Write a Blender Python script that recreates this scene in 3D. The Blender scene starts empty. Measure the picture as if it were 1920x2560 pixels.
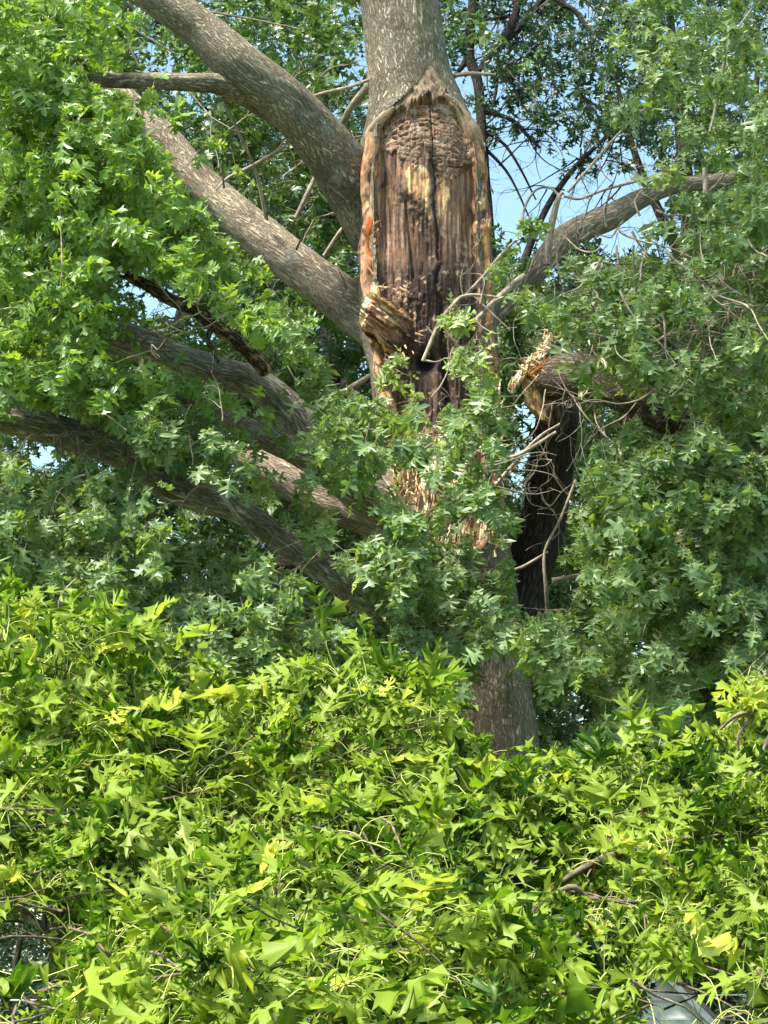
import bpy, math, random
import numpy as np
from mathutils import Vector, Matrix, Euler

# ------------------------------------------------------------------ camera, sky, sun, exposure
sc = bpy.context.scene
CAMZ = 3.5
PITCH = math.radians(12.04)
FPX = 6000.0                       # focal length in pixels of a 1920 px wide frame
cam_d = bpy.data.cameras.new("camera")
cam = bpy.data.objects.new("camera", cam_d)
sc.collection.objects.link(cam)
cam.location = (0, 0, CAMZ)
cam.rotation_euler = (math.radians(90) + PITCH, 0, 0)
cam_d.sensor_fit = 'HORIZONTAL'
cam_d.sensor_width = 36
cam_d.lens = 36 * FPX / 1920
cam_d.clip_start = 0.05
cam_d.clip_end = 2000
sc.camera = cam
sc.render.resolution_x, sc.render.resolution_y = 768, 1024

SUN_EL, SUN_AZ = math.radians(60), math.radians(-122)    # azimuth from +Y, clockwise: high, left of the viewer
world = bpy.data.worlds.new("World")
sc.world = world
world.use_nodes = True
wn = world.node_tree
bg = wn.nodes["Background"]
sky = wn.nodes.new("ShaderNodeTexSky")
sky.sky_type = 'NISHITA'
sky.sun_disc = False
sky.sun_elevation = SUN_EL
sky.sun_rotation = SUN_AZ
sky.air_density = 1.0
sky.dust_density = 1.0
sky.ozone_density = 0.6
tint = wn.nodes.new("ShaderNodeMix"); tint.data_type = 'RGBA'; tint.blend_type = 'MULTIPLY'
tint.inputs[0].default_value = 1; tint.inputs[7].default_value = (1.0, 1.08, .92, 1)     # a slightly greener, less violet blue
wn.links.new(sky.outputs[0], tint.inputs[6]); wn.links.new(tint.outputs[2], bg.inputs[0])
bg.inputs[1].default_value = 0.104
sd = bpy.data.lights.new("sun", 'SUN')
sd.energy = 4.2
sd.angle = math.radians(8)
sd.color = (1.0, 0.94, 0.84)
sun = bpy.data.objects.new("sun", sd)
sc.collection.objects.link(sun)
sdir = Vector((math.sin(SUN_AZ) * math.cos(SUN_EL), math.cos(SUN_AZ) * math.cos(SUN_EL), math.sin(SUN_EL)))
sun.rotation_euler = sdir.to_track_quat('Z', 'Y').to_euler()
sun.location = sdir * 60
sc.view_settings.view_transform = 'Standard'
sc.view_settings.look = 'None'
sc.view_settings.gamma = 1.0
sc.view_settings.exposure = 1.68
sc.view_settings.use_curve_mapping = False
sc.render.engine = 'CYCLES'
sc.cycles.max_bounces = 8
sc.cycles.diffuse_bounces = 5
sc.cycles.transmission_bounces = 6

rng = np.random.default_rng(7)
random.seed(7)
CP, SP = math.cos(PITCH), math.sin(PITCH)

# ------------------------------------------------------------------ helpers
def P(px, py, Y):
    """photograph direction (px,py) at world distance Y in front of the viewer -> world point(s)"""
    px = np.asarray(px, float); py = np.asarray(py, float); Y = np.asarray(Y, float)
    a = (px - 960) / FPX; b = (1280 - py) / FPX
    dx, dy, dz = a, CP - b * SP, SP + b * CP
    t = Y / dy
    return np.stack([dx * t, Y + 0 * t, CAMZ + dz * t], -1)
def M(px, Y, py=1000):
    """pixels -> metres at distance Y"""
    return px * Y / FPX / CP
def proj(p):
    x, y, z = p[..., 0], p[..., 1], p[..., 2] - CAMZ
    d = y * CP + z * SP
    u = -y * SP + z * CP
    return 960 + FPX * x / d, 1280 - FPX * u / d

def _h(i, j, k, s):
    n = (i * 374761393 + j * 668265263 + k * 2147483647 + s * 144665) & 0xffffffff
    n = ((n ^ (n >> 13)) * 1274126177) & 0xffffffff
    n = (n ^ (n >> 16)) & 0xffff
    return n / 65535.0
def vnoise(x, y, z=0.0, s=0):
    x, y, z = np.broadcast_arrays(np.asarray(x, float), np.asarray(y, float), np.asarray(z, float))
    xi, yi, zi = np.floor(x).astype(np.int64), np.floor(y).astype(np.int64), np.floor(z).astype(np.int64)
    fx, fy, fz = x - xi, y - yi, z - zi
    fx, fy, fz = fx * fx * (3 - 2 * fx), fy * fy * (3 - 2 * fy), fz * fz * (3 - 2 * fz)
    r = 0
    for a in (0, 1):
        for b in (0, 1):
            for c in (0, 1):
                r = r + _h(xi + a, yi + b, zi + c, s) * (fx if a else 1 - fx) * (fy if b else 1 - fy) * (fz if c else 1 - fz)
    return r
def fbm(x, y, z=0.0, o=4, s=0):
    r, a, t = 0, 1, 0
    for i in range(o):
        f = 2 ** i
        r = r + a * vnoise(np.asarray(x) * f, np.asarray(y) * f, np.asarray(z) * f, s + i * 17)
        t += a; a *= .5
    return r / t
def sstep(a, b, x):
    t = np.clip((x - a) / (b - a), 0, 1)
    return t * t * (3 - 2 * t)
def norm(v):
    return v / np.maximum(np.linalg.norm(v, axis=-1, keepdims=True), 1e-9)

class MB:
    """collects vertices, faces and point attributes for ONE mesh object"""
    def __init__(s):
        s.v = []; s.f = {3: [], 4: []}; s.m = {3: [], 4: []}; s.n = 0; s.at = {}
    def add(s, v, f, mi=0, **at):
        v = np.asarray(v, float).reshape(-1, 3); f = np.asarray(f, np.int64)
        k = f.shape[1]
        s.v.append(v); s.f[k].append(f + s.n); s.m[k].append(np.full(len(f), mi))
        for key in set(s.at) | set(at):
            if key not in s.at: s.at[key] = [np.zeros((s.n,) + np.asarray(at[key]).shape[1:])] if s.n else []
            if key in at: s.at[key].append(np.asarray(at[key], float))
            else: s.at[key].append(np.zeros((len(v),) + s.at[key][0].shape[1:]))
        s.n += len(v)
    def build(s, name, mats, parent=None, smooth=True):
        v = np.concatenate(s.v)
        if parent is not None: v = v - np.array(ORG[parent.name])
        me = bpy.data.meshes.new(name)
        me.vertices.add(len(v)); me.vertices.foreach_set("co", v.astype(np.float32).ravel())
        loops = []; starts = []; mi = []; cur = 0
        for k in (3, 4):
            if s.f[k]:
                f = np.concatenate(s.f[k]); loops.append(f.ravel())
                starts.append(cur + np.arange(len(f)) * k); cur += f.size; mi.append(np.concatenate(s.m[k]))
        loops = np.concatenate(loops); starts = np.concatenate(starts); mi = np.concatenate(mi)
        me.loops.add(len(loops)); me.loops.foreach_set("vertex_index", loops.astype(np.int32))
        me.polygons.add(len(starts)); me.polygons.foreach_set("loop_start", starts.astype(np.int32))
        me.polygons.foreach_set("material_index", mi.astype(np.int32))
        for key, arr in s.at.items():
            arr = np.concatenate(arr)
            if arr.ndim == 1:
                a = me.attributes.new(key, 'FLOAT', 'POINT'); a.data.foreach_set("value", arr.astype(np.float32))
            else:
                a = me.attributes.new(key, 'FLOAT_VECTOR', 'POINT'); a.data.foreach_set("vector", arr.astype(np.float32).ravel())
        me.update(calc_edges=True); me.validate()
        me.polygons.foreach_set("use_smooth", np.full(len(me.polygons), bool(smooth)))
        for m in (mats if isinstance(mats, (list, tuple)) else [mats]): me.materials.append(m)
        o = bpy.data.objects.new(name, me); sc.collection.objects.link(o)
        if parent is not None:
            o.parent = parent; ORG[o.name] = ORG[parent.name]
        else: ORG[o.name] = (0, 0, 0)
        return o
ORG = {}
def thing(name, label, cat, loc, group=None):
    o = bpy.data.objects.new(name, None); sc.collection.objects.link(o)
    o.location = loc; o['label'] = label; o['category'] = cat
    o.empty_display_size = .3
    if group: o['group'] = group
    ORG[o.name] = tuple(loc)
    return o

def spline(pts, n):
    """Catmull-Rom through control rows (any width), resampled to n rows"""
    p = np.asarray(pts, float); k = len(p)
    q = np.vstack([2 * p[0] - p[1], p, 2 * p[-1] - p[-2]])
    seg = np.linalg.norm(np.diff(p[:, :3], axis=0), axis=1); cum = np.r_[0, np.cumsum(seg)]
    s = np.linspace(0, cum[-1], n); i = np.clip(np.searchsorted(cum, s, 'right') - 1, 0, k - 2)
    t = ((s - cum[i]) / np.maximum(seg[i], 1e-9))[:, None]
    a, b, c, d = q[i], q[i + 1], q[i + 2], q[i + 3]
    return .5 * (2 * b + (c - a) * t + (2 * a - 5 * b + 4 * c - d) * t ** 2 + (3 * b - a - 3 * c + d) * t ** 3)

def tube(mb, pts, sides=24, step=.03, rough=.05, seed=0, cap=True, mi=0, bumps=0, jag=0):
    """pts rows (x,y,z,r) in metres -> tapered limb with straightened bark coordinates in attribute bc"""
    L = np.linalg.norm(np.diff(np.asarray(pts, float)[:, :3], axis=0), axis=1).sum()
    n = max(4, int(L / step))
    q = spline(pts, n); c, r = q[:, :3], np.maximum(q[:, 3], .0015)
    T = norm(np.gradient(c, axis=0))
    up = np.array([0.13, -.9, .4]); N = np.zeros_like(T)
    N[0] = norm(up - T[0] * up.dot(T[0]))
    for i in range(1, n):
        w = N[i - 1] - T[i] * N[i - 1].dot(T[i]); N[i] = norm(w)
    B = np.cross(T, N)
    th = np.arange(sides) / sides * 2 * math.pi
    ct, st = np.cos(th), np.sin(th)
    ln = np.r_[0, np.cumsum(np.linalg.norm(np.diff(c, axis=0), axis=1))]
    bx = ct[None] * r[:, None]; by = st[None] * r[:, None]; bz = np.repeat(ln[:, None], sides, 1)
    rr = r[:, None] * np.ones((1, sides))
    if rough:
        nz = fbm(bx * 9 + seed, by * 9, bz * 3.2, 3, seed) - .5
        n2 = 1 - 2 * np.abs(fbm(bx * 26 + seed, by * 26, bz * 7, 3, seed + 5) - .5) * 2
        rr = rr * (1 + nz * rough * 3) - (1 - n2) * rough * .14 * np.minimum(r[:, None], .12)
    cc = np.repeat(c[:, None], sides, 1)
    if jag: cc[-1] += T[-1] * (rng.random((sides, 1)) * jag)
    v = cc + rr[..., None] * (ct[None, :, None] * N[:, None] + st[None, :, None] * B[:, None])
    i = np.arange(n - 1)[:, None]; j = np.arange(sides)[None]; j2 = (j + 1) % sides
    f = np.stack([i * sides + j, i * sides + j2, (i + 1) * sides + j2, (i + 1) * sides + j], -1).reshape(-1, 4)
    bc = np.stack([bx + seed * 1.7, by, bz], -1).reshape(-1, 3)
    mb.add(v.reshape(-1, 3), f, mi, bc=bc)
    if cap:
        for e in (0, n - 1):
            ring = v[e]; ctr = ring.mean(0)
            vv = np.vstack([ring, ctr]); ff = np.array([[a, (a + 1) % sides, sides] if e else [(a + 1) % sides, a, sides] for a in range(sides)])
            mb.add(vv, ff, mi, bc=np.vstack([bc[e * sides:(e + 1) * sides], bc[e * sides:e * sides + 1] * .2]))
def limb(mb, ctrl, **k):
    """ctrl rows (px,py,Y,r_px)"""
    c = np.array(ctrl, float); p = P(c[:, 0], c[:, 1], c[:, 2])
    tube(mb, np.c_[p, M(c[:, 3], c[:, 2])], **k)

def tubes(mb, pts, rad, sides=3, mi=0, **at):
    """batch of thin curves: pts (N,S,3), rad (N,S)"""
    N_, S = pts.shape[:2]
    T = norm(np.gradient(pts, axis=1))
    up = np.zeros_like(T); up[..., 2] = 1; up[..., 0] = .3
    A = norm(np.cross(T, up)); B = np.cross(T, A)
    th = np.arange(sides) / sides * 2 * math.pi
    v = pts[:, :, None] + rad[:, :, None, None] * (np.cos(th)[None, None, :, None] * A[:, :, None] + np.sin(th)[None, None, :, None] * B[:, :, None])
    a = np.arange(N_)[:, None, None] * S * sides; i = np.arange(S - 1)[None, :, None]; j = np.arange(sides)[None, None]; j2 = (j + 1) % sides
    f = np.stack([a + i * sides + j, a + i * sides + j2, a + (i + 1) * sides + j2, a + (i + 1) * sides + j], -1).reshape(-1, 4)
    nv = N_ * S * sides
    kw = {k: np.repeat(np.asarray(x), S * sides, axis=0) for k, x in at.items()}
    mb.add(v.reshape(-1, 3), f, mi, bc=v.reshape(-1, 3), **kw)

# ------------------------------------------------------------------ materials
def mat(name):
    m = bpy.data.materials.new(name); m.use_nodes = True
    nt = m.node_tree; nt.nodes.clear()
    return m, nt, nt.nodes, nt.links
def ramp(N, stops, interp='LINEAR'):
    r = N.new("ShaderNodeValToRGB"); e = r.color_ramp.elements
    r.color_ramp.interpolation = interp
    while len(e) < len(stops): e.new(.5)
    for el, (p, c) in zip(e, stops): el.position = p; el.color = (*c, 1)
    return r
def bark_mat(name, dark, mid, light, lichen=.3, green=.3, scale=1.0, bump=.8, zs=.25):
    m, nt, N, L = mat(name)
    at = N.new("ShaderNodeAttribute"); at.attribute_name = "bc"
    mp = N.new("ShaderNodeMapping"); mp.inputs['Scale'].default_value = (1, 1, zs)
    L.new(at.outputs['Vector'], mp.inputs[0])
    n0 = N.new("ShaderNodeTexNoise"); n0.inputs['Scale'].default_value = 6 * scale; n0.inputs['Detail'].default_value = 3
    L.new(mp.outputs[0], n0.inputs[0])
    wv = N.new("ShaderNodeVectorMath"); wv.operation = 'MULTIPLY_ADD'; wv.inputs[1].default_value = (.05, .05, .1)
    L.new(n0.outputs['Color'], wv.inputs[0]); L.new(mp.outputs[0], wv.inputs[2])
    n1 = N.new("ShaderNodeTexNoise"); n1.inputs['Scale'].default_value = 38 * scale; n1.inputs['Detail'].default_value = 7; n1.inputs['Roughness'].default_value = .62
    L.new(wv.outputs[0], n1.inputs[0])
    ab = N.new("ShaderNodeMath"); ab.operation = 'SUBTRACT'; ab.inputs[1].default_value = .5; L.new(n1.outputs[0], ab.inputs[0])
    ab2 = N.new("ShaderNodeMath"); ab2.operation = 'ABSOLUTE'; L.new(ab.outputs[0], ab2.inputs[0])
    mr = N.new("ShaderNodeMapRange"); mr.inputs[1].default_value = 0; mr.inputs[2].default_value = .13; L.new(ab2.outputs[0], mr.inputs[0])
    cr = ramp(N, [(0, dark), (.35, mid), (1, light)]); L.new(mr.outputs[0], cr.inputs[0])
    # broad tone changes, lichen and algae
    n2 = N.new("ShaderNodeTexNoise"); n2.inputs['Scale'].default_value = 3.2; n2.inputs['Detail'].default_value = 4; L.new(at.outputs['Vector'], n2.inputs[0])
    c2 = ramp(N, [(.35, (.68, .66, .64)), (.65, (1.18, 1.16, 1.1))]); L.new(n2.outputs[0], c2.inputs[0])
    mx = N.new("ShaderNodeMix"); mx.data_type = 'RGBA'; mx.blend_type = 'MULTIPLY'; mx.inputs[0].default_value = 1
    L.new(cr.outputs[0], mx.inputs[6]); L.new(c2.outputs[0], mx.inputs[7])
    n3 = N.new("ShaderNodeTexNoise"); n3.inputs['Scale'].default_value = 4.3; n3.inputs['Detail'].default_value = 9; n3.inputs['Roughness'].default_value = .75
    L.new(at.outputs['Vector'], n3.inputs[0])
    l3 = ramp(N, [(.585, (0, 0, 0)), (.63, (lichen,) * 3)]); L.new(n3.outputs[0], l3.inputs[0])
    mx2 = N.new("ShaderNodeMix"); mx2.data_type = 'RGBA'; L.new(l3.outputs[0], mx2.inputs[0]); L.new(mx.outputs[2], mx2.inputs[6]); mx2.inputs[7].default_value = (.50, .51, .45, 1)
    n4 = N.new("ShaderNodeTexNoise"); n4.inputs['Scale'].default_value = 2.1; n4.inputs['Detail'].default_value = 6
    mp4 = N.new("ShaderNodeMapping"); mp4.inputs['Location'].default_value = (5, 3, 1); L.new(at.outputs['Vector'], mp4.inputs[0]); L.new(mp4.outputs[0], n4.inputs[0])
    l4 = ramp(N, [(.45, (0, 0, 0)), (.7, (green,) * 3)]); L.new(n4.outputs[0], l4.inputs[0])
    mx3 = N.new("ShaderNodeMix"); mx3.data_type = 'RGBA'; L.new(l4.outputs[0], mx3.inputs[0]); L.new(mx2.outputs[2], mx3.inputs[6]); mx3.inputs[7].default_value = (.15, .15, .055, 1)
    bs = N.new("ShaderNodeBsdfPrincipled"); bs.inputs['Roughness'].default_value = .85; bs.inputs['Specular IOR Level'].default_value = .2
    L.new(mx3.outputs[2], bs.inputs['Base Color'])
    bp = N.new("ShaderNodeBump"); bp.inputs['Strength'].default_value = bump; bp.inputs['Distance'].default_value = .022
    L.new(mr.outputs[0], bp.inputs['Height']); L.new(bp.outputs[0], bs.inputs['Normal'])
    o = N.new("ShaderNodeOutputMaterial"); L.new(bs.outputs[0], o.inputs[0])
    return m
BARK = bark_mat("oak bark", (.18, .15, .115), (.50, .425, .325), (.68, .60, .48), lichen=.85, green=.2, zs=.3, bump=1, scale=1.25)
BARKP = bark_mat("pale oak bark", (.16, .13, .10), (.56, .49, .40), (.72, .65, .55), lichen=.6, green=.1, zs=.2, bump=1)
BARK2 = bark_mat("shaded oak bark", (.15, .12, .095), (.38, .31, .24), (.54, .46, .37), lichen=.5, green=.2)  # darker copy of the oak bark, shade put into its colour
BARKD = bark_mat("shade-darkened oak bark", (.018, .013, .011), (.055, .04, .033), (.10, .075, .06), lichen=0, green=.05, zs=.16, bump=1)  # near-black bark colour stands in for the shade on these limbs
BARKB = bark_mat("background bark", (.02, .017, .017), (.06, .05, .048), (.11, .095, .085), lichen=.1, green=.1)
TWIG = bark_mat("grey twig bark", (.20, .165, .13), (.38, .32, .26), (.52, .45, .38), lichen=0, green=0, bump=.3)
TWIGF = bark_mat("young twig bark", (.06, .05, .035), (.15, .12, .085), (.25, .21, .16), lichen=0, green=.1, bump=.3)

def leaf_mat(name, cols, back, trans, tcol, rough=.38, spec=.5, vein=.25):
    """cols: ramp over per-leaf tone; back: colour of the underside"""
    m, nt, N, L = mat(name)
    at = N.new("ShaderNodeAttribute"); at.attribute_name = "tone"
    cr = ramp(N, [(i / (len(cols) - 1), c) for i, c in enumerate(cols)]); L.new(at.outputs['Fac'], cr.inputs[0])
    lv = N.new("ShaderNodeAttribute"); lv.attribute_name = "luv"
    sx = N.new("ShaderNodeSeparateXYZ"); L.new(lv.outputs['Vector'], sx.inputs[0])
    # midrib: a pale line along the leaf
    ay = N.new("ShaderNodeMath"); ay.operation = 'ABSOLUTE'; L.new(sx.outputs[1], ay.inputs[0])
    mr = N.new("ShaderNodeMapRange"); mr.inputs[1].default_value = .012; mr.inputs[2].default_value = .035; mr.inputs[3].default_value = vein; mr.inputs[4].default_value = 0
    L.new(ay.outputs[0], mr.inputs[0])
    nz = N.new("ShaderNodeTexNoise"); nz.inputs['Scale'].default_value = 30; nz.inputs['Detail'].default_value = 3
    gc = N.new("ShaderNodeNewGeometry"); L.new(gc.outputs['Position'], nz.inputs[0])
    nr = ramp(N, [(.3, (.82, .84, .8)), (.7, (1.15, 1.12, 1.1))]); L.new(nz.outputs[0], nr.inputs[0])
    mm = N.new("ShaderNodeMix"); mm.data_type = 'RGBA'; mm.blend_type = 'MULTIPLY'; mm.inputs[0].default_value = 1
    L.new(cr.outputs[0], mm.inputs[6]); L.new(nr.outputs[0], mm.inputs[7])
    if vein:
        v1 = N.new("ShaderNodeMath"); v1.operation = 'MULTIPLY_ADD'; v1.inputs[1].default_value = -.75; L.new(ay.outputs[0], v1.inputs[0]); L.new(sx.outputs[0], v1.inputs[2])
        v2 = N.new("ShaderNodeMath"); v2.operation = 'MULTIPLY'; v2.inputs[1].default_value = 8.5; L.new(v1.outputs[0], v2.inputs[0])
        v3 = N.new("ShaderNodeMath"); v3.operation = 'PINGPONG'; v3.inputs[1].default_value = .5; L.new(v2.outputs[0], v3.inputs[0])
        v4 = N.new("ShaderNodeMapRange"); v4.inputs[1].default_value = .03; v4.inputs[2].default_value = .10; v4.inputs[3].default_value = vein * .8; v4.inputs[4].default_value = 0; L.new(v3.outputs[0], v4.inputs[0])
        v5 = N.new("ShaderNodeMath"); v5.operation = 'MAXIMUM'; L.new(mr.outputs[0], v5.inputs[0]); L.new(v4.outputs[0], v5.inputs[1]); mr = v5
    m1 = N.new("ShaderNodeMix"); m1.data_type = 'RGBA'; L.new(mr.outputs[0], m1.inputs[0]); L.new(mm.outputs[2], m1.inputs[6]); m1.inputs[7].default_value = (.42, .46, .17, 1)
    mb_ = N.new("ShaderNodeMix"); mb_.data_type = 'RGBA'; L.new(gc.outputs['Backfacing'], mb_.inputs[0]); L.new(m1.outputs[2], mb_.inputs[6]); mb_.inputs[7].default_value = (*back, 1)
    bs = N.new("ShaderNodeBsdfPrincipled"); bs.inputs['Roughness'].default_value = rough; bs.inputs['Specular IOR Level'].default_value = spec
    L.new(mb_.outputs[2], bs.inputs['Base Color'])
    tr = N.new("ShaderNodeBsdfTranslucent")
    tm = N.new("ShaderNodeMix"); tm.data_type = 'RGBA'; tm.blend_type = 'MULTIPLY'; tm.inputs[0].default_value = 1
    L.new(m1.outputs[2], tm.inputs[6]); tm.inputs[7].default_value = (*tcol, 1); L.new(tm.outputs[2], tr.inputs[0])
    ms = N.new("ShaderNodeMixShader"); ms.inputs[0].default_value = trans
    L.new(bs.outputs[0], ms.inputs[1]); L.new(tr.outputs[0], ms.inputs[2])
    o = N.new("ShaderNodeOutputMaterial"); L.new(ms.outputs[0], o.inputs[0])
    return m
LEAF_L = leaf_mat("sunny oak leaves", [(.06, .12, .010), (.145, .25, .018), (.24, .365, .035), (.37, .47, .06)], (.18, .29, .08), .36, (1.5, 1.6, .9))  # brighter copy of the oak leaf colour, sunlight painted in
LEAF_R = leaf_mat("blue-green oak leaves", [(.065, .115, .022), (.14, .22, .036), (.205, .30, .065), (.30, .40, .10)], (.19, .28, .12), .36, (1.5, 1.5, .8), rough=.36, spec=.42)
LEAF_M = leaf_mat("shaded oak leaves", [(.05, .095, .018), (.085, .15, .03), (.13, .215, .045)], (.13, .20, .07), .30, (1.4, 1.6, .8))  # darker copy of the oak leaf colour, shade painted in
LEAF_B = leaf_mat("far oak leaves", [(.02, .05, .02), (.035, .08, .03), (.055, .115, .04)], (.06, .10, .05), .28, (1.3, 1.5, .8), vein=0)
LEAF_F = leaf_mat("bright young oak leaves", [(.012, .045, .005), (.036, .105, .007), (.08, .175, .011), (.17, .285, .020), (.66, .72, .24)], (.21, .30, .03), .40, (1.6, 1.5, .7), rough=.45, spec=.22)  # palest stop paints the look of sunlit leaf edges into the colour
def plain(name, col, rough=.6, spec=.4, metal=0, trans=0):
    m, nt, N, L = mat(name)
    bs = N.new("ShaderNodeBsdfPrincipled"); bs.inputs['Base Color'].default_value = (*col, 1); bs.inputs['Roughness'].default_value = rough
    bs.inputs['Specular IOR Level'].default_value = spec; bs.inputs['Metallic'].default_value = metal
    n = N.new("ShaderNodeTexNoise"); n.inputs['Scale'].default_value = 9; n.inputs['Detail'].default_value = 5
    g = N.new("ShaderNodeNewGeometry"); L.new(g.outputs['Position'], n.inputs[0])
    r = ramp(N, [(.3, tuple(c * .8 for c in col)), (.7, tuple(min(1, c * 1.15) for c in col))]); L.new(n.outputs[0], r.inputs[0]); L.new(r.outputs[0], bs.inputs['Base Color'])
    o = N.new("ShaderNodeOutputMaterial"); L.new(bs.outputs[0], o.inputs[0])
    return m
PETF = plain("yellow petiole", (.40, .46, .12), .5)
PETM = plain("green petiole", (.20, .26, .08), .6)

# wood with its own colour per point (col) and fine grain
def wood_mat(name, zs=.08, sc_=60, bump=.6):
    m, nt, N, L = mat(name)
    at = N.new("ShaderNodeAttribute"); at.attribute_name = "col"
    bc = N.new("ShaderNodeAttribute"); bc.attribute_name = "bc"
    mp = N.new("ShaderNodeMapping"); mp.inputs['Scale'].default_value = (1, 1, zs); L.new(bc.outputs['Vector'], mp.inputs[0])
    n = N.new("ShaderNodeTexNoise"); n.inputs['Scale'].default_value = sc_; n.inputs['Detail'].default_value = 6; n.inputs['Roughness'].default_value = .65; L.new(mp.outputs[0], n.inputs[0])
    r = ramp(N, [(.32, (.55, .50, .48)), (.5, (1.2, 1.15, 1.1)), (.7, (1.75, 1.68, 1.6))]); L.new(n.outputs[0], r.inputs[0])
    n2 = N.new("ShaderNodeTexNoise"); n2.inputs['Scale'].default_value = 34; n2.inputs['Detail'].default_value = 6; n2.inputs['Roughness'].default_value = .7; L.new(bc.outputs['Vector'], n2.inputs[0])
    r2 = ramp(N, [(.35, (.7, .7, .72)), (.65, (1.2, 1.17, 1.12))]); L.new(n2.outputs[0], r2.inputs[0])
    mx = N.new("ShaderNodeMix"); mx.data_type = 'RGBA'; mx.blend_type = 'MULTIPLY'; mx.inputs[0].default_value = 1; L.new(at.outputs['Vector'], mx.inputs[6]); L.new(r.outputs[0], mx.inputs[7])
    my = N.new("ShaderNodeMix"); my.data_type = 'RGBA'; my.blend_type = 'MULTIPLY'; my.inputs[0].default_value = 1; L.new(mx.outputs[2], my.inputs[6]); L.new(r2.outputs[0], my.inputs[7])
    bs = N.new("ShaderNodeBsdfPrincipled"); bs.inputs['Roughness'].default_value = .8; bs.inputs['Specular IOR Level'].default_value = .2
    L.new(my.outputs[2], bs.inputs['Base Color'])
    ad = N.new("ShaderNodeMath"); ad.operation = 'ADD'; L.new(n.outputs[0], ad.inputs[0]); L.new(n2.outputs[0], ad.inputs[1])
    bp = N.new("ShaderNodeBump"); bp.inputs['Strength'].default_value = bump; bp.inputs['Distance'].default_value = .015; L.new(ad.outputs[0], bp.inputs['Height']); L.new(bp.outputs[0], bs.inputs['Normal'])
    o = N.new("ShaderNodeOutputMaterial"); L.new(bs.outputs[0], o.inputs[0])
    return m
WOOD = wood_mat("exposed wood")
SPLINT = wood_mat("torn pale wood", zs=.1, sc_=70, bump=.4)

# ------------------------------------------------------------------ leaves
def leaf_template(side, mid):
    """side: rows (x, w, index of midrib point); mid: midrib x values -> verts (n,2 + sign), tris"""
    V = [(x, 0.0) for x in mid]; F = []
    nm = len(mid)
    for sg in (1, -1):
        b = len(V)
        V += [(x, w * sg) for x, w, _ in side]
        for k in range(len(side) - 1):
            i0, i1 = side[k][2], side[k + 1][2]
            tri = [(i0, b + k, b + k + 1)]
            if i1 != i0: tri.append((i0, b + k + 1, i1))
            for t in tri: F.append(t if sg < 0 else t[::-1])
    return np.array(V), np.array(F)
SIDE_HI = [(0, .006, 0), (.14, .028, 1), (.17, .11, 1), (.14, .29, 1), (.21, .20, 1), (.28, .25, 1), (.245, .12, 2), (.265, .06, 2), (.32, .048, 2), (.365, .06, 3),
           (.395, .13, 3), (.42, .25, 3), (.39, .38, 3), (.47, .37, 3), (.57, .56, 3), (.55, .39, 3), (.65, .42, 3), (.55, .25, 4), (.515, .13, 4), (.525, .06, 4), (.57, .045, 4), (.61, .055, 5),
           (.65, .12, 5), (.68, .21, 5), (.81, .39, 5), (.765, .24, 5), (.87, .25, 5), (.75, .12, 6), (.74, .05, 6), (.80, .035, 6), (.86, .06, 6), (.92, .13, 7), (.91, .045, 7), (1, 0, 8)]
MID_HI = [0, .15, .26, .37, .52, .62, .74, .87, 1.0]
SIDE_MD = [(0, .008, 0), (.12, .045, 1), (.13, .31, 1), (.25, .10, 2), (.35, .085, 3), (.40, .35, 3), (.57, .52, 3), (.60, .34, 4), (.54, .09, 4), (.63, .08, 5), (.83, .37, 5), (.78, .10, 6), (.91, .12, 6), (1, 0, 7)]
MID_MD = [0, .15, .25, .38, .52, .64, .78, 1.0]
SIDE_LO = [(0, .01, 0), (.14, .29, 1), (.24, .06, 1), (.36, .06, 2), (.55, .50, 2), (.55, .07, 3), (.65, .06, 3), (.85, .30, 3), (.82, .06, 3), (1, 0, 4)]
MID_LO = [0, .2, .45, .6, 1.0]
LT = {'hi': leaf_template(SIDE_HI, MID_HI), 'md': leaf_template(SIDE_MD, MID_MD), 'lo': leaf_template(SIDE_LO, MID_LO)}

def leaves(mb, base, d, nrm, size, tone, lod='md', mi=0, curl=1.0):
    V, F = LT[lod]; n = len(base); nv = len(V)
    d = norm(d); s = norm(np.cross(d, nrm)); z = np.cross(s, d)
    fold = rng.normal(.18, .18, n) * curl; droop = rng.normal(.25, .25, n) * curl; tw = rng.normal(0, .28, n) * curl; wv = rng.normal(0, .10, (n, 1)) * curl
    wid = rng.uniform(.8, 1.2, n) * (.82 if lod == 'hi' else 1)
    x = V[:, 0][None]; w = V[:, 1][None] * wid[:, None] * (1 + rng.normal(0, .07, (n, nv)))
    hx = x + rng.normal(0, .012, (n, nv))
    zz = fold[:, None] * np.abs(w) - droop[:, None] * x * x + tw[:, None] * w * x + wv * np.sin(x * 9 + np.sign(w) * 1.3) - .9 * np.maximum(0, np.abs(w) - .2) ** 2 * curl
    lob = rng.normal(0, .35, (n, 2, 3)) * curl
    li = np.clip(((V[:, 0] - .05) / .3).astype(int), 0, 2); si = (V[:, 1] < 0).astype(int)
    zz = zz + lob[:, si, li] * w * w * 1.6 * np.sign(np.maximum(np.abs(w), 1e-9))
    v = base[:, None] + size[:, None, None] * (hx[..., None] * d[:, None] + w[..., None] * s[:, None] + zz[..., None] * z[:, None])
    f = (np.arange(n)[:, None, None] * nv + F[None]).reshape(-1, 3)
    luv = np.repeat(np.stack([V[:, 0], V[:, 1], 0 * V[:, 0]], -1)[None], n, 0).reshape(-1, 3)
    mb.add(v.reshape(-1, 3), f, mi, tone=np.repeat(tone, nv), luv=luv)

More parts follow.
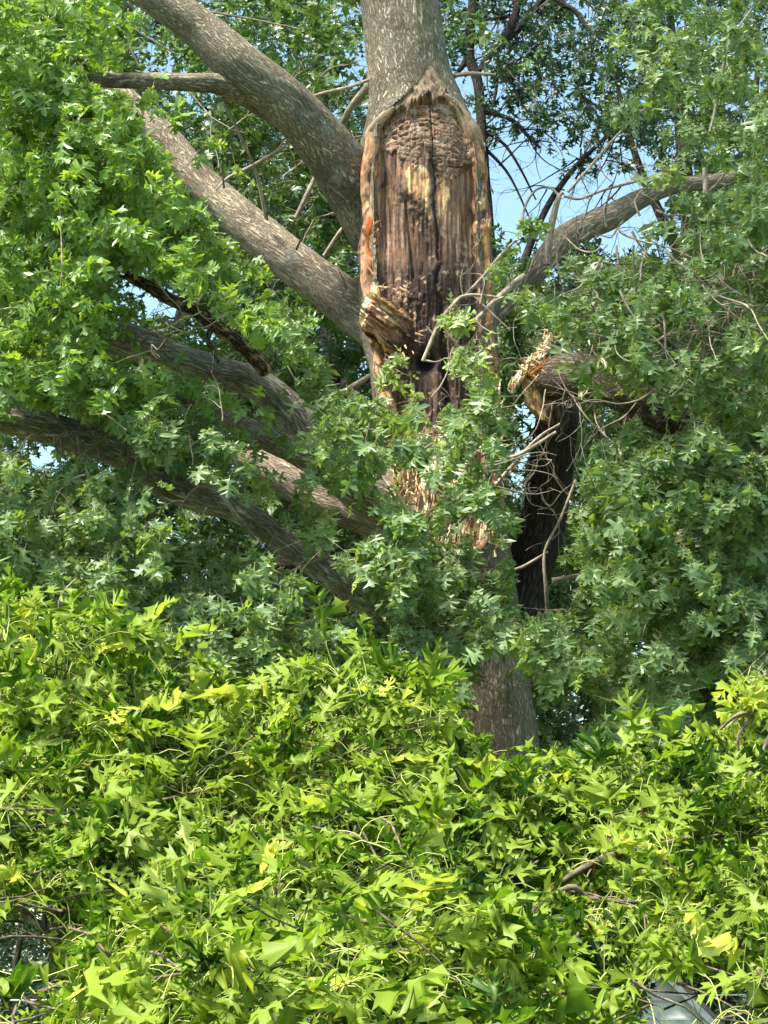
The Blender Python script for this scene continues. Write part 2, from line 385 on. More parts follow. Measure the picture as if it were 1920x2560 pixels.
def sprays(mb, C, A, k, size, lod='md', out=(0, -1, .4), droop=.55, spread=1.0, twig=.35, tonebase=None, pet=.35, petr=.0012, twr=.003, face=.6, tonevar=.22, sides=3, petiole=True, flat=1.0, ros=.45, tipdroop=0, gap=None):
    """a twig with a rosette of leaves toward its tip, for every centre C with axis A"""
    n = len(C); A = norm(A); out = np.array(out)
    t = np.linspace(0, 1, 5)[None, :, None]
    bend = rng.normal(0, .12, (n, 1, 3)); bend[..., 2] -= .10
    tl = twig * rng.uniform(.7, 1.3, (n, 1, 1))
    tp = C[:, None] + A[:, None] * (t - .5) * tl + bend * (t * t) * tl + rng.normal(0, .012, (n, 5, 3)) * tl
    tubes(mb, tp, twr * np.linspace(1.3, .5, 5)[None] * np.ones((n, 1)), sides=sides, mi=1)
    idx = np.repeat(np.arange(n), k); m = len(idx)
    u = rng.random(m) ** ros
    u = np.clip(u, .05, 1) * 4; i0 = np.minimum(u.astype(int), 3); fr = (u - i0)[:, None]
    base0 = tp[idx, i0] * (1 - fr) + tp[idx, i0 + 1] * fr
    rd = norm(rng.normal(0, 1, (m, 3)))
    d = norm(A[idx] * .55 + rd * spread + np.array([0, 0, -droop]))
    d = norm(d * np.array([1, flat, 1]))
    ps = size * rng.uniform(.5, 1.35, m)
    pl = pet * ps * rng.uniform(.6, 1.5, m)
    if gap is not None:
        gx_, gy_ = proj(base0 + d * (pl + ps * .5)[:, None]); ok = gap(gx_, gy_)
        idx, base0, d, ps, pl = idx[ok], base0[ok], d[ok], ps[ok], pl[ok]; m = len(idx)
    b = base0 + d * pl[:, None]; up_ = np.array([0, 0, 1.0])
    cv = (rng.uniform(.05, .28, (m, 1)) * up_ + rng.normal(0, .07, (m, 3))) * pl[:, None]
    if petiole: tubes(mb, np.stack([base0 + (b - base0) * q_ + cv * 4 * q_ * (1 - q_) for q_ in (0, .25, .5, .75, 1)], 1) if sides > 3 else np.stack([base0, (base0 + b) / 2 + cv, b], 1), petr * np.ones((m, 5 if sides > 3 else 3)), sides=3, mi=2)
    nr = norm(out * face + np.array([0, 0, 1.0]) * (1 - face) + rng.normal(0, .42, (m, 3)))
    d2 = norm(d + rng.normal(0, .25, (m, 3)) + np.array([0, 0, -tipdroop]))
    tb = (np.full(n, .5) if tonebase is None else tonebase)[idx]
    tone = np.clip(tb + rng.normal(0, tonevar, m), 0, 1)
    leaves(mb, b, d2, nr, ps, tone, lod=lod, mi=0)
    return m

def grid_lookup(rows, px, py, cell=80, y0=0):
    g = np.array([[int(c) for c in r] for r in rows], float)
    x = np.clip(px / cell - .5, 0, g.shape[1] - 1.001); y = np.clip((py - y0) / cell - .5, 0, g.shape[0] - 1.001)
    i, j = y.astype(int), x.astype(int); fy, fx = y - i, x - j
    return g[i, j] * (1 - fy) * (1 - fx) + g[i + 1, j] * fy * (1 - fx) + g[i, j + 1] * (1 - fy) * fx + g[i + 1, j + 1] * fy * fx
def in_poly(px, py, poly):
    r = np.zeros(len(px), bool); n = len(poly)
    for a in range(n):
        x1, y1 = poly[a]; x2, y2 = poly[(a + 1) % n]
        c = ((y1 > py) != (y2 > py)) & (px < (x2 - x1) * (py - y1) / ((y2 - y1) or 1e-9) + x1)
        r ^= c
    return r

def scatter(n, x0, x1, y0, y1, Y0, Y1, rows, power=1.5, seed=1, cell=80, gy=0, clump=.5):
    r = np.random.default_rng(seed)
    px = r.uniform(x0, x1, n); py = r.uniform(y0, y1, n); Y = r.uniform(Y0, Y1, n)
    den = grid_lookup(rows, px, py, cell, gy) / 9
    p = P(px, py, Y)
    cl = vnoise(p[:, 0] * 1.7, p[:, 1] * 1.2, p[:, 2] * 1.7, seed)
    ok = r.random(n) < den ** power * (1 - clump + clump * 2 * sstep(.25, .7, cl))
    return px[ok], py[ok], Y[ok], p[ok]

# ------------------------------------------------------------------ ground
def ground_mat():
    m, nt, N, L = mat("lawn and leaf litter")
    g = N.new("ShaderNodeNewGeometry"); n = N.new("ShaderNodeTexNoise"); n.inputs['Scale'].default_value = 1.3; n.inputs['Detail'].default_value = 9; L.new(g.outputs['Position'], n.inputs[0])
    r = ramp(N, [(.35, (.03, .055, .015)), (.5, (.05, .085, .02)), (.68, (.10, .085, .05))]); L.new(n.outputs[0], r.inputs[0])
    bs = N.new("ShaderNodeBsdfPrincipled"); bs.inputs['Roughness'].default_value = .95; L.new(r.outputs[0], bs.inputs['Base Color'])
    bp = N.new("ShaderNodeBump"); bp.inputs['Distance'].default_value = .05; L.new(n.outputs[0], bp.inputs['Height']); L.new(bp.outputs[0], bs.inputs['Normal'])
    o = N.new("ShaderNodeOutputMaterial"); L.new(bs.outputs[0], o.inputs[0]); return m
g = MB(); K = 60
gx, gy = np.meshgrid(np.linspace(-1, 1, K), np.linspace(-1, 1, K)); gx = np.sign(gx) * np.abs(gx) ** 3 * 900; gy = np.sign(gy) * np.abs(gy) ** 3 * 900 + 20
gz = (fbm(gx * .2, gy * .2, 0, 3, 3) - .5) * .12
ii = np.arange(K - 1)[:, None]; jj = np.arange(K - 1)[None]
gf = np.stack([ii * K + jj, ii * K + jj + 1, (ii + 1) * K + jj + 1, (ii + 1) * K + jj], -1).reshape(-1, 4)
g.add(np.stack([gx, gy, gz], -1).reshape(-1, 3), gf)
go = g.build("ground", ground_mat()); go['kind'] = 'structure'

# ------------------------------------------------------------------ the damaged oak
DY = 18.0
oak = thing("oak_tree", "large damaged oak with a long rotted wound down its grey trunk", "tree", tuple(P(1200, 3850, DY)))
TR = np.array([(-700, 905, 1060), (-350, 895, 1078), (-150, 893, 1090), (0, 898, 1102), (100, 908, 1115), (180, 919, 1129), (253, 922, 1160), (300, 912, 1184), (350, 901, 1203), (434, 896, 1216), (543, 897, 1219),
               (650, 895, 1230), (760, 893, 1238), (850, 900, 1242), (920, 922, 1243), (1000, 932, 1246), (1150, 942, 1252), (1300, 962, 1264), (1500, 1010, 1290), (1700, 1045, 1322),
               (1860, 1052, 1342), (2100, 1045, 1365), (2560, 1020, 1400), (3300, 985, 1440), (3700, 940, 1480), (3860, 880, 1540)], float)
WD = np.array([(205, 1064, 1078), (240, 1042, 1108), (280, 1012, 1124), (300, 985, 1138), (325, 955, 1160), (350, 944, 1172), (400, 937, 1184), (480, 935, 1190), (620, 935, 1192), (700, 940, 1196),
               (900, 952, 1200), (1000, 965, 1204), (1100, 985, 1208), (1300, 1008, 1216), (1400, 1035, 1205), (1430, 1090, 1150)], float)
def tr_lr(y): return np.interp(y, TR[:, 0], TR[:, 1]), np.interp(y, TR[:, 0], TR[:, 2])
def wd_lr(y): return np.interp(y, WD[:, 0], WD[:, 1]), np.interp(y, WD[:, 0], WD[:, 2])
def trunk_pt(th, y, extra=0.0):
    """th: 0 faces the viewer, +90 right. extra: metres outward"""
    l, r = tr_lr(y); c = (l + r) / 2; R = M((r - l) / 2, DY)
    p = P(c, y, DY)
    rr = R + extra
    return np.stack([p[..., 0] + rr * np.sin(th), DY - rr * np.cos(th), p[..., 2]], -1), R
NS, NA = 620, 200
ys = np.r_[np.linspace(-700, 1900, 560), np.linspace(1905, 3860, 60)]
# smooth the profile by resampling
th = (np.arange(NA) / NA * 2 - 1) * math.pi
YY, TT = np.meshgrid(ys, th, indexing='ij')
l, r = tr_lr(YY); kk = np.array([1, 2, 3, 2, 1.]) / 9
Rm = M((r - l) / 2, DY)
zz = P(0 * YY, YY, DY)[..., 2]
a_, b_ = np.sin(TT) * Rm, np.cos(TT) * Rm
ex = (fbm(a_ * 6, b_ * 6, zz * 2.2, 3, 2) - .5) * .045 + (np.abs(fbm(a_ * 20, b_ * 20, zz * 4.5, 3, 9) - .5)) * .035
# folds of bark converging on the scar
lx, rx = wd_lr(np.clip(YY, 205, 1430)); PX = (l + r) / 2 + (r - l) / 2 * np.sin(TT)
dist = np.minimum(np.abs(PX - lx), np.abs(PX - rx))
ex += np.where((YY > 260) & (np.cos(TT) > 0), .018 * np.exp(-(dist / 22) ** 2), 0)
V, _ = trunk_pt(TT, YY, ex)
f = np.stack(np.meshgrid(np.arange(len(ys) - 1), np.arange(NA), indexing='ij'), -1).reshape(-1, 2)
ia, ja = f[:, 0], f[:, 1]; jb = (ja + 1) % NA
inw = (YY > 207) & (YY < 1425) & (PX > lx + 1) & (PX < rx - 1) & (np.cos(TT) > 0.1)
keep = ~(inw[ia, ja] & inw[ia + 1, ja] & inw[ia, jb] & inw[ia + 1, jb])
F = np.stack([(ia + 1) * NA + ja, (ia + 1) * NA + jb, ia * NA + jb, ia * NA + ja], -1)[keep]
mb = MB(); mb.add(V.reshape(-1, 3), F, 0, bc=np.stack([a_, b_, -zz * 1.0], -1).reshape(-1, 3))
trunk = mb.build("trunk", BARK, oak)

# --- the wound: bare, rotted wood set back from the bark
NJ, NI = 560, 130
wy = np.linspace(203, 1432, NJ); u = np.linspace(-.04, 1.04, NI)
WY, U = np.meshgrid(wy, u, indexing='ij')
lx, rx = wd_lr(WY); X = lx + (rx - lx) * U
lt, rt = tr_lr(WY); cx, R = (lt + rt) / 2, (rt - lt) / 2
sn = np.clip((X - cx) / R, -.97, .97); tht = np.arcsin(sn)
X = X + (fbm(X * .04, WY * .04, 0, 3, 14) - .5) * 0
arch = np.interp(X, [930, 955, 985, 1020, 1050, 1072, 1095, 1115, 1140, 1165, 1185, 1200], [345, 330, 318, 312, 290, 266, 288, 276, 305, 350, 410, 440])
arch = arch + (fbm(X * .11, WY * 0, 0, 4, 4) - .5) * 44
edge = np.minimum(X - lx, rx - X)
below = sstep(0, 16, WY - arch)
rec = .105 * below * sstep(-6, 20, edge) + .004
low1 = np.interp(X, [930, 960, 1000, 1040, 1056, 1070, 1090, 1110, 1140, 1170, 1200], [385, 400, 440, 455, 405, 430, 480, 500, 480, 425, 410]) + (fbm(X * .08, WY * .05, 0, 3, 11) - .5) * 60
r1 = below * (1 - sstep(-3, 3, WY - low1))                      # shingled dead inner bark
wr = fbm(X * .05 + fbm(X * .05, WY * .05, 0, 3, 8) * 3, WY * .14 + 4.0 * fbm(X * .03, WY * .02, 0, 3, 9), 0, 5, 21)
rid = 1 - np.abs(wr - .5) * 4
rec -= r1 * (.022 + .022 * (rid - .5) + .03 * (fbm(X * .03, WY * .03, 0, 3, 23) - .5))
grain = fbm(X * .20 + fbm(X * .02, WY * .01, 0, 2, 4) * 2.5, WY * .010, 0, 4, 31)
rec -= (1 - r1) * below * (grain - .5) * .036 + (1 - r1) * below * (fbm(X * .035, WY * .012, 0, 3, 33) - .5) * -.04
# main vertical crack
ck = np.interp(WY, [260, 450, 600, 750, 900, 1100, 1430], [1070, 1080, 1087, 1095, 1108, 1115, 1120]) + (vnoise(WY * .03, 0, 0, 3) - .5) * 10 + (vnoise(WY * .17, 0, 0, 4) - .5) * 3
cw = np.interp(WY, [260, 420, 560, 650, 760, 950, 1430], [1.4, 1.6, 2.2, 3.5, 6, 9, 8])
cw = cw * (.5 + 1.1 * vnoise(WY * .045, 7, 0, 12))
crack = np.exp(-((X - ck) / cw) ** 2) * sstep(262, 300, WY) * sstep(.25, .45, vnoise(WY * .03, 0, 0, 5) + (WY > 560))
rec += crack * np.interp(WY, [260, 500, 700, 1000], [.02, .02, .05, .07])
for (x0, x1, w_, y0, y1, dp) in [(968, 985, 3, 470, 760, .02), (1012, 1030, 3.5, 540, 720, .035), (1150, 1160, 3, 480, 700, .02), (952, 960, 5, 340, 640, .03), (1182, 1188, 5, 380, 760, .035)]:
    xc = x0 + (x1 - x0) * (WY - y0) / (y1 - y0); rec += dp * np.exp(-((X - xc) / w_) ** 2) * sstep(y0 - 20, y0, WY) * (1 - sstep(y1, y1 + 30, WY))
# crumbling rot
rot = np.exp(-(((X - 1040) / 48) ** 2 + ((WY - 575 - (X - 1040) * .9) / 42) ** 2))
rot2 = np.exp(-(((X - 1035) / 55) ** 2 + ((WY - 790) / 75) ** 2))
lump = fbm(X * .11, WY * .11, 0, 4, 41)
rec -= (rot * .9 + rot2 * .5) * (lump - .35) * .07
hol = np.exp(-(((X - 1062) / 22) ** 2 + ((WY - 935) / 24) ** 2)); rec += hol * .13
# the step where the upper crust has broken off
rec -= .015 * sstep(4, -4, WY - 520 - (X - 1000) * .7) * sstep(1000, 1010, X) * (1 - sstep(1068, 1074, X)) * (1 - r1) * below
spl = sstep(1080, 1160, WY)
rec -= spl * (fbm(X * .35, WY * .03, 0, 3, 51) - .5) * .06
Rw = M(R, DY) - rec
pw = P(cx, WY, DY)
V = np.stack([pw[..., 0] + M(R, DY) * sn * (1 - .0 * rec), DY - M(R, DY) * np.cos(tht) + rec, pw[..., 2]], -1)
# colours
def lerp(a, b, t): return a * (1 - t[..., None]) + np.array(b) * t[..., None]
n1 = fbm(X * .05, WY * .012, 0, 4, 61); n2 = fbm(X * .03, WY * .03, 0, 5, 62); n3 = fbm(X * .22, WY * .012, 0, 3, 63)
col = np.ones(X.shape + (3,)) * np.array([.225, .14, .105])
col = lerp(col, (.38, .26, .20), sstep(.52, .64, n3))
col = lerp(col, (.12, .068, .055), sstep(.55, .7, n1))
col = lerp(col, (.34, .19, .12), .7 * sstep(.56, .68, n2) * (1 - sstep(640, 760, WY)))
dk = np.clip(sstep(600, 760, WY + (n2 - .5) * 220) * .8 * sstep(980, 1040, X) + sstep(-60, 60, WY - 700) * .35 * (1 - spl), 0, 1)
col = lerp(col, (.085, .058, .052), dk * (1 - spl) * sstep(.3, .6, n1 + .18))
c1 = np.ones_like(col) * np.array([.34, .225, .175]); c1 = lerp(c1, (.12, .075, .06), sstep(.3, .9, 1 - rid)); c1 = lerp(c1, (.46, .34, .28), sstep(.52, .64, n2))
c1 = lerp(c1, (.30, .17, .10), .6 * sstep(.55, .68, fbm(X * .04, WY * .04, 0, 3, 77)))
col = col * (1 - r1[..., None]) + c1 * r1[..., None]
tan = sstep(.0, .35, 1 - ((X - 1046) / 36) ** 2 - ((WY - 492) / 48) ** 2 + (n2 - .5) * 1.6)
tan2 = sstep(.1, .5, 1 - ((X - 1100) / 20) ** 2 - ((WY - 528) / 58) ** 2 + (fbm(X * .09, WY * .06, 0, 4, 71) - .5) * 2.4)
tan3 = sstep(.1, .5, 1 - ((X - 1072) / 14) ** 2 - ((WY - 555) / 34) ** 2 + (fbm(X * .12, WY * .08, 0, 4, 72) - .5) * 2.4)
tt = np.clip(tan * (1 - r1) + tan2 * (1 - r1 * .6) + tan3, 0, 1)
col = lerp(col, (.60, .34, .18), tt * .85); col = lerp(col, (.80, .58, .34), tt * sstep(.55, .62, fbm(X * .13, WY * .06, 0, 3, 73)))
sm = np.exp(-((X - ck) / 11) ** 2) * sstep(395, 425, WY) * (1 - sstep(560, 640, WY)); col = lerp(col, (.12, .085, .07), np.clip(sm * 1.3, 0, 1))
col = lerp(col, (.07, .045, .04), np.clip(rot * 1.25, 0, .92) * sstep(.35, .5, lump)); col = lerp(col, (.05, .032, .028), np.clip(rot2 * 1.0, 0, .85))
lip = sstep(12, 0, WY - arch); bark_c = lerp(np.ones_like(col) * np.array([.34, .25, .18]), (.15, .105, .08), sstep(.45, .62, fbm(X * .10, WY * .08, 0, 4, 81)))
col = col * below[..., None] + bark_c * (1 - below[..., None])
col = lerp(col, (.012, .009, .009), np.clip(hol * 1.6, 0, 1)); col = lerp(col, (.035, .025, .023), np.clip(crack, 0, 1) * .8)
chips = sstep(.70, .735, fbm(X * .085, WY * .075, 0, 3, 91)) * sstep(560, 640, WY) * (1 - spl); col = lerp(col, (.45, .32, .22), chips)
cs = lerp(np.ones_like(col) * np.array([.26, .155, .10]), (.66, .54, .38), sstep(.44, .56, fbm(X * .08, WY * .022, 0, 4, 95)))
col = col * (1 - spl[..., None]) + cs * spl[..., None]
i = np.arange(NJ - 1)[:, None]; j = np.arange(NI - 1)[None]
F = np.stack([(i + 1) * NI + j, (i + 1) * NI + j + 1, i * NI + j + 1, i * NI + j], -1).reshape(-1, 4)
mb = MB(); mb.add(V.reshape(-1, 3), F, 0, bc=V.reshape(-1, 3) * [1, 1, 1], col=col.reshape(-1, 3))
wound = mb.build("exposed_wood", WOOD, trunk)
wound['label'] = "rotted brown and black bare wood with a pale tan patch"

# --- rolls of healing bark along both sides of the wound
def lip_roll(name, ctrl, orange, seed):
    mb = MB(); c = spline(np.array(ctrl, float), 46); c[:, 0] += (vnoise(c[:, 1] * .03, seed, 0, seed) - .5) * 14; c[:, 2] *= .7 + .6 * vnoise(c[:, 1] * .022, seed + 3, 0, seed)
    y = c[:, 1]; l_, r_ = tr_lr(y); cx_, R_ = (l_ + r_) / 2, (r_ - l_) / 2
    s_ = np.clip((c[:, 0] - cx_) / R_, -.985, .985); th_ = np.arcsin(s_); Rm_ = M(R_, DY)
    p = P(cx_, y, DY); pts = np.stack([p[:, 0] + Rm_ * s_, DY - Rm_ * np.cos(th_) + .008, p[:, 2], M(c[:, 2] * 1.3, DY)], -1)
    k0 = mb.n
    tube(mb, pts, sides=48, step=.010, rough=.20, seed=seed, cap=True)
    v = np.concatenate(mb.v); X_, Y_ = proj(v)
    n_ = fbm(v[:, 0] * 22, v[:, 1] * 22, v[:, 2] * 9, 4, seed); n2_ = fbm(v[:, 0] * 30, v[:, 1] * 30, v[:, 2] * 30, 3, seed + 3)
    cl = np.ones((len(v), 3)) * np.array([.37, .205, .125]); cl = lerp(cl, (.13, .075, .055), sstep(.46, .56, n_)); cl = lerp(cl, (.54, .34, .20), sstep(.52, .62, n2_))
    cl = lerp(cl, (.36, .27, .19), 1 - sstep(300, 380, Y_))
    for (ox, oy, sx, sy, oc, st) in orange:
        e = np.clip(1.5 * np.exp(-(((X_ - ox) / sx) ** 2 + ((Y_ - oy) / sy) ** 2)) + (n2_ - .5) * 1.2 * np.exp(-(((X_ - ox) / sx / 1.6) ** 2 + ((Y_ - oy) / sy / 1.6) ** 2)), 0, 1)
        cl = lerp(cl, oc, sstep(.35, .65, e) * st)
    mb.at['col'] = [cl]
    return mb.build(name, WOOD, trunk)
OR = (.50, .13, .035)
lip_roll("bark_lip", [(985, 312, 5), (955, 328, 11), (935, 350, 14), (924, 390, 17), (920, 450, 16), (920, 540, 16), (918, 620, 15), (920, 700, 15), (925, 790, 14), (945, 900, 14), (965, 1000, 13), (985, 1150, 12), (1010, 1320, 10), (1060, 1425, 7)],
         [(923, 575, 9, 30, OR, 1), (926, 625, 11, 17, OR, 1), (921, 660, 7, 20, (.38, .15, .07), .8), (925, 700, 12, 26, (.08, .05, .04), .7)], 3)
lip_roll("bark_lip", [(1112, 276, 4), (1140, 290, 8), (1158, 310, 11), (1174, 340, 14), (1188, 390, 15), (1198, 450, 15), (1203, 540, 14), (1204, 640, 15), (1212, 700, 16), (1218, 800, 15), (1222, 900, 14), (1226, 1050, 13), (1230, 1200, 12), (1222, 1350, 10), (1150, 1430, 7)],
         [(1204, 505, 10, 22, (.72, .52, .32), 1), (1190, 490, 4, 30, (.07, .045, .04), .8), (1214, 620, 12, 60, (.50, .27, .12), .8), (1222, 770, 14, 90, (.48, .25, .12), .8), (1198, 700, 8, 40, (.09, .05, .04), .7)], 5)
# small shelf fungus on the right edge of the wound
mb = MB()
fp = P(1168, 408, 17.62); a = np.linspace(-math.pi, 0, 15)
top = np.array([[fp[0] + .058 * math.cos(t) * (1 + .12 * math.sin(3 * t)), fp[1] + .075 * math.sin(t), fp[2] + .006 * math.sin(5 * t)] for t in a])
vv = np.vstack([top, top * [1, 1, 1] + [0, 0, -.022] + (fp - top) * [.15, .15, 0], [fp + [0, .05, .012]], [fp + [0, .05, -.05]]])
n_ = len(a); F3 = [(k, k + 1, 2 * n_) for k in range(n_ - 1)] + [(n_ + k + 1, n_ + k, 2 * n_ + 1) for k in range(n_ - 1)]
mb.add(vv, F3, 0, bc=vv, col=np.ones((len(vv), 3)) * [.17, .125, .10]); mb.add(vv, [(k, n_ + k, n_ + k + 1, k + 1) for k in range(n_ - 1)], 0, bc=vv, col=np.ones((len(vv), 3)) * [.21, .16, .13])
mb.build("shelf_fungus", WOOD, trunk, smooth=False)

# --- the torn stub sticking out of the wound
mb = MB(); nu, nv_ = 120, 90
U2, V2 = np.meshgrid(np.linspace(0, 1, nu), np.linspace(0, 1, nv_), indexing='ij')
def bil(a, b, c, d): return (1 - U2)[..., None] * ((1 - V2)[..., None] * np.array(a) + V2[..., None] * np.array(b)) + U2[..., None] * ((1 - V2)[..., None] * np.array(c) + V2[..., None] * np.array(d))
Q = bil((927., 714.), (889., 815.), (1046., 800.), (992., 898.))
g1 = fbm(V2 * 9, U2 * 1.2, 0, 4, 15); g2 = fbm(V2 * 15 + U2 * 2, U2 * 2.5, 0, 5, 16); g3 = fbm(V2 * 4, U2 * 4, 0, 4, 17)
eu = np.minimum(U2, 1 - U2); ev = np.minimum(V2, 1 - V2)
Q[..., 0] += (1 - sstep(0, .12, U2)) * (fbm(V2 * 6, 3, 0, 3, 6) - .5) * 16 + sstep(.8, 1, U2) * (g2 - .5) * 60
Q[..., 1] += (1 - sstep(0, .15, ev)) * (fbm(U2 * 7, 5 + V2, 0, 4, 7) - .5) * 34 + U2 * U2 * (g3 - .5) * 30
dep = 17.36 + .22 * U2 + .05 * (2 * V2 - 1) ** 2 - .05 * (g1 - .5) * 2 - .022 * (g2 - .5) * 2 - .05 * (g3 - .5) * 2 + .03 * sstep(.14, .08, U2)
Fp = P(Q[..., 0], Q[..., 1], dep)
i = np.arange(nu - 1)[:, None]; j = np.arange(nv_ - 1)[None]
F = np.stack([i * nv_ + j, i * nv_ + j + 1, (i + 1) * nv_ + j + 1, (i + 1) * nv_ + j], -1).reshape(-1, 4)
cl = np.ones(Fp.shape) * np.array([.44, .23, .13]); cl = lerp(cl, (.66, .40, .22), sstep(.5, .6, g1)); cl = lerp(cl, (.15, .08, .055), sstep(.54, .62, g2)); cl = lerp(cl, (.70, .52, .35), sstep(.62, .70, fbm(V2 * 17, U2 * 2.5, 0, 3, 18)))
cl = lerp(cl, (.10, .06, .05), sstep(.45, .95, U2 + (g3 - .5) * .7) * .9); cl = lerp(cl, (.68, .58, .42), 1 - sstep(.07, .11, U2 + (g3 - .5) * .05))
bcs = np.stack([V2 * .33, g1 * .02, U2 * .5], -1)
mb.add(Fp.reshape(-1, 3), F, 0, bc=bcs.reshape(-1, 3), col=cl.reshape(-1, 3))
rim = np.r_[np.arange(nu) * nv_, (nu - 1) * nv_ + np.arange(1, nv_), (np.arange(nu - 2, -1, -1)) * nv_ + nv_ - 1, np.arange(nv_ - 2, 0, -1)]
rp = Fp.reshape(-1, 3)[rim]; ctr = rp.mean(0); nr_ = len(rim); lay = [rp]
for q in range(1, 9): lay.append(rp + (ctr - rp) * .05 * q * .5 * np.array([1, 0, 1]) + np.array([.02, .055, 0]) * q + (fbm(np.arange(nr_) * .12, q * .5, 0, 3, 9)[:, None] - .5) * .03)
lay = np.array(lay); a_i = np.arange(8)[:, None]; b_i = np.arange(nr_)[None]; b2 = (b_i + 1) % nr_
F = np.stack([a_i * nr_ + b_i, (a_i + 1) * nr_ + b_i, (a_i + 1) * nr_ + b2, a_i * nr_ + b2], -1).reshape(-1, 4)
cr_ = np.ones((lay.size // 3, 3)) * np.array([.26, .16, .11]); cr_ = lerp(cr_, (.12, .08, .06), sstep(.45, .6, fbm(lay.reshape(-1, 3)[:, 0] * 30, lay.reshape(-1, 3)[:, 2] * 30, 0, 3, 4)))
mb.add(lay.reshape(-1, 3), F, 0, bc=lay.reshape(-1, 3), col=cr_)
stub = mb.build("broken_stub", WOOD, trunk)
# slivers and curled shreds round the stub
mb = MB(); r_ = np.random.default_rng(5)
def shreds(mb, boxes, colr, seed, lenpx=(10, 34), w=.006):
    r_ = np.random.default_rng(seed)
    for (x0, x1, y0, y1, Y, n, ang, sp) in boxes:
        for _ in range(n):
            x, y = r_.uniform(x0, x1), r_.uniform(y0, y1); a = ang + r_.normal(0, sp); ln = M(r_.uniform(*lenpx), Y)
            p = P(x, y, Y + r_.uniform(-.05, .05)); d = norm(np.array([math.cos(a), r_.normal(-.3, .4), math.sin(a)])); s = norm(np.cross(d, [0, 1, .3])) * w * r_.uniform(.5, 1.5); q = np.cross(d, s) * .35
            bend = r_.normal(0, .25, 3) * ln
            P0, P1, P2 = p, p + d * ln * .5 + bend * .3, p + d * ln + bend
            vv = np.array([P0 - s, P0 + s, P0 + q, P1 - s * .8, P1 + s * .8, P1 + q, P2])
            cl = np.ones((7, 3)) * np.array(colr[r_.integers(len(colr))]) * r_.uniform(.8, 1.15)
            mb.add(vv, [(0, 1, 4, 3), (1, 2, 5, 4), (2, 0, 3, 5)], 0, bc=vv, col=cl); mb.add(vv, [(3, 4, 6), (4, 5, 6), (5, 3, 6)], 0, bc=vv, col=cl)
PALE = [(.80, .70, .52), (.68, .54, .36), (.86, .78, .62), (.42, .27, .16)]
BRN = [(.35, .21, .13), (.52, .36, .23), (.15, .09, .07), (.62, .46, .3)]
shreds(mb, [(938, 1030, 712, 735, 17.50, 14, -.2, .8), (950, 1060, 800, 880, 17.5, 10, -.7, .5), (1000, 1080, 540, 620, 17.72, 60, -.4, .9), (1090, 1150, 590, 700, 17.75, 22, .3, 1.2), (925, 955, 560, 700, 17.6, 20, 1.5, .3), (1185, 1235, 470, 960, 17.62, 50, 1.6, .4),
            (940, 1010, 880, 930, 17.5, 30, -1.2, .5)], BRN, 11)
mb.build("bark_shreds", WOOD, trunk, smooth=False)
mb = MB()
shreds(mb, [(1040, 1120, 1080, 1190, 17.42, 60, 1.5, .25), (990, 1075, 1190, 1290, 17.36, 60, 1.45, .35), (1100, 1240, 1230, 1400, 17.36, 75, 1.5, .35), (1180, 1250, 960, 1150, 17.45, 40, 1.55, .2), (955, 1010, 1480, 1560, 17.4, 40, -.6, .4)], PALE, 12, lenpx=(14, 70), w=.009)
mb.build("splintered_wood", SPLINT, trunk, smooth=False)

# --- limbs
def branch(ctrl, m=BARK, name="branch", **k):
    mb = MB(); limb(mb, ctrl, **k); return mb.build(name, m, oak)
k = dict(sides=64, step=.015, rough=.05)
b1 = branch([(150, -190, 17.3, 40), (290, -80, 17.3, 46), (390, -8, 17.3, 50), (500, 72, 17.35, 53), (600, 165, 17.4, 62), (700, 243, 17.55, 64), (780, 325, 17.75, 68), (845, 405, 17.95, 74), (905, 490, 18.15, 84), (960, 580, 18.3, 90)], seed=1, **k)
b1s = MB(); limb(b1s, [(-160, 150, 16.5, 13), (0, 172, 16.7, 16), (160, 188, 16.8, 18), (260, 200, 16.9, 20), (370, 202, 17.05, 22), (470, 206, 17.2, 24), (545, 210, 17.36, 28), (620, 236, 17.50, 34), (690, 285, 17.70, 34)], sides=40, step=.015, rough=.05, seed=2)
b1s.build("branch", BARK, oak)
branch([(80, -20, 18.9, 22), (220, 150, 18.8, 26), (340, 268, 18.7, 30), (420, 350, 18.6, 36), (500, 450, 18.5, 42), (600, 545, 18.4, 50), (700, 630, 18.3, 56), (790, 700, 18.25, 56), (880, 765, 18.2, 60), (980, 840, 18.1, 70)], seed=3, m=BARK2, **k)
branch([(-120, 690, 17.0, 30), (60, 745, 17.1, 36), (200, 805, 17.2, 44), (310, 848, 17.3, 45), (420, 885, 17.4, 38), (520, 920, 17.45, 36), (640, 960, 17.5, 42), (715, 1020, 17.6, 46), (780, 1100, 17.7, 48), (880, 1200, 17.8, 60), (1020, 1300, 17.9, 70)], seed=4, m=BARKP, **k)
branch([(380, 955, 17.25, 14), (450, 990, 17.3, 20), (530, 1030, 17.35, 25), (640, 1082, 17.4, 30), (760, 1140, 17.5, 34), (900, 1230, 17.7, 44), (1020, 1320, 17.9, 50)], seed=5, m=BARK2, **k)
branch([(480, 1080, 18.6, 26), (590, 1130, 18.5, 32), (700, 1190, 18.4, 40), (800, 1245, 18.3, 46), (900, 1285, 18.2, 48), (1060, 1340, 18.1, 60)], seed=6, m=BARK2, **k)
branch([(-150, 1000, 16.7, 34), (0, 1040, 16.8, 38), (145, 1078, 16.85, 42), (275, 1122, 16.9, 38), (360, 1168, 17.0, 40), (440, 1222, 17.05, 40), (579, 1268, 17.1, 34), (650, 1310, 17.2, 32), (723, 1366, 17.3, 32), (840, 1445, 17.4, 36), (960, 1530, 17.6, 44), (1120, 1640, 17.9, 60)], seed=7, m=BARKP, **k)
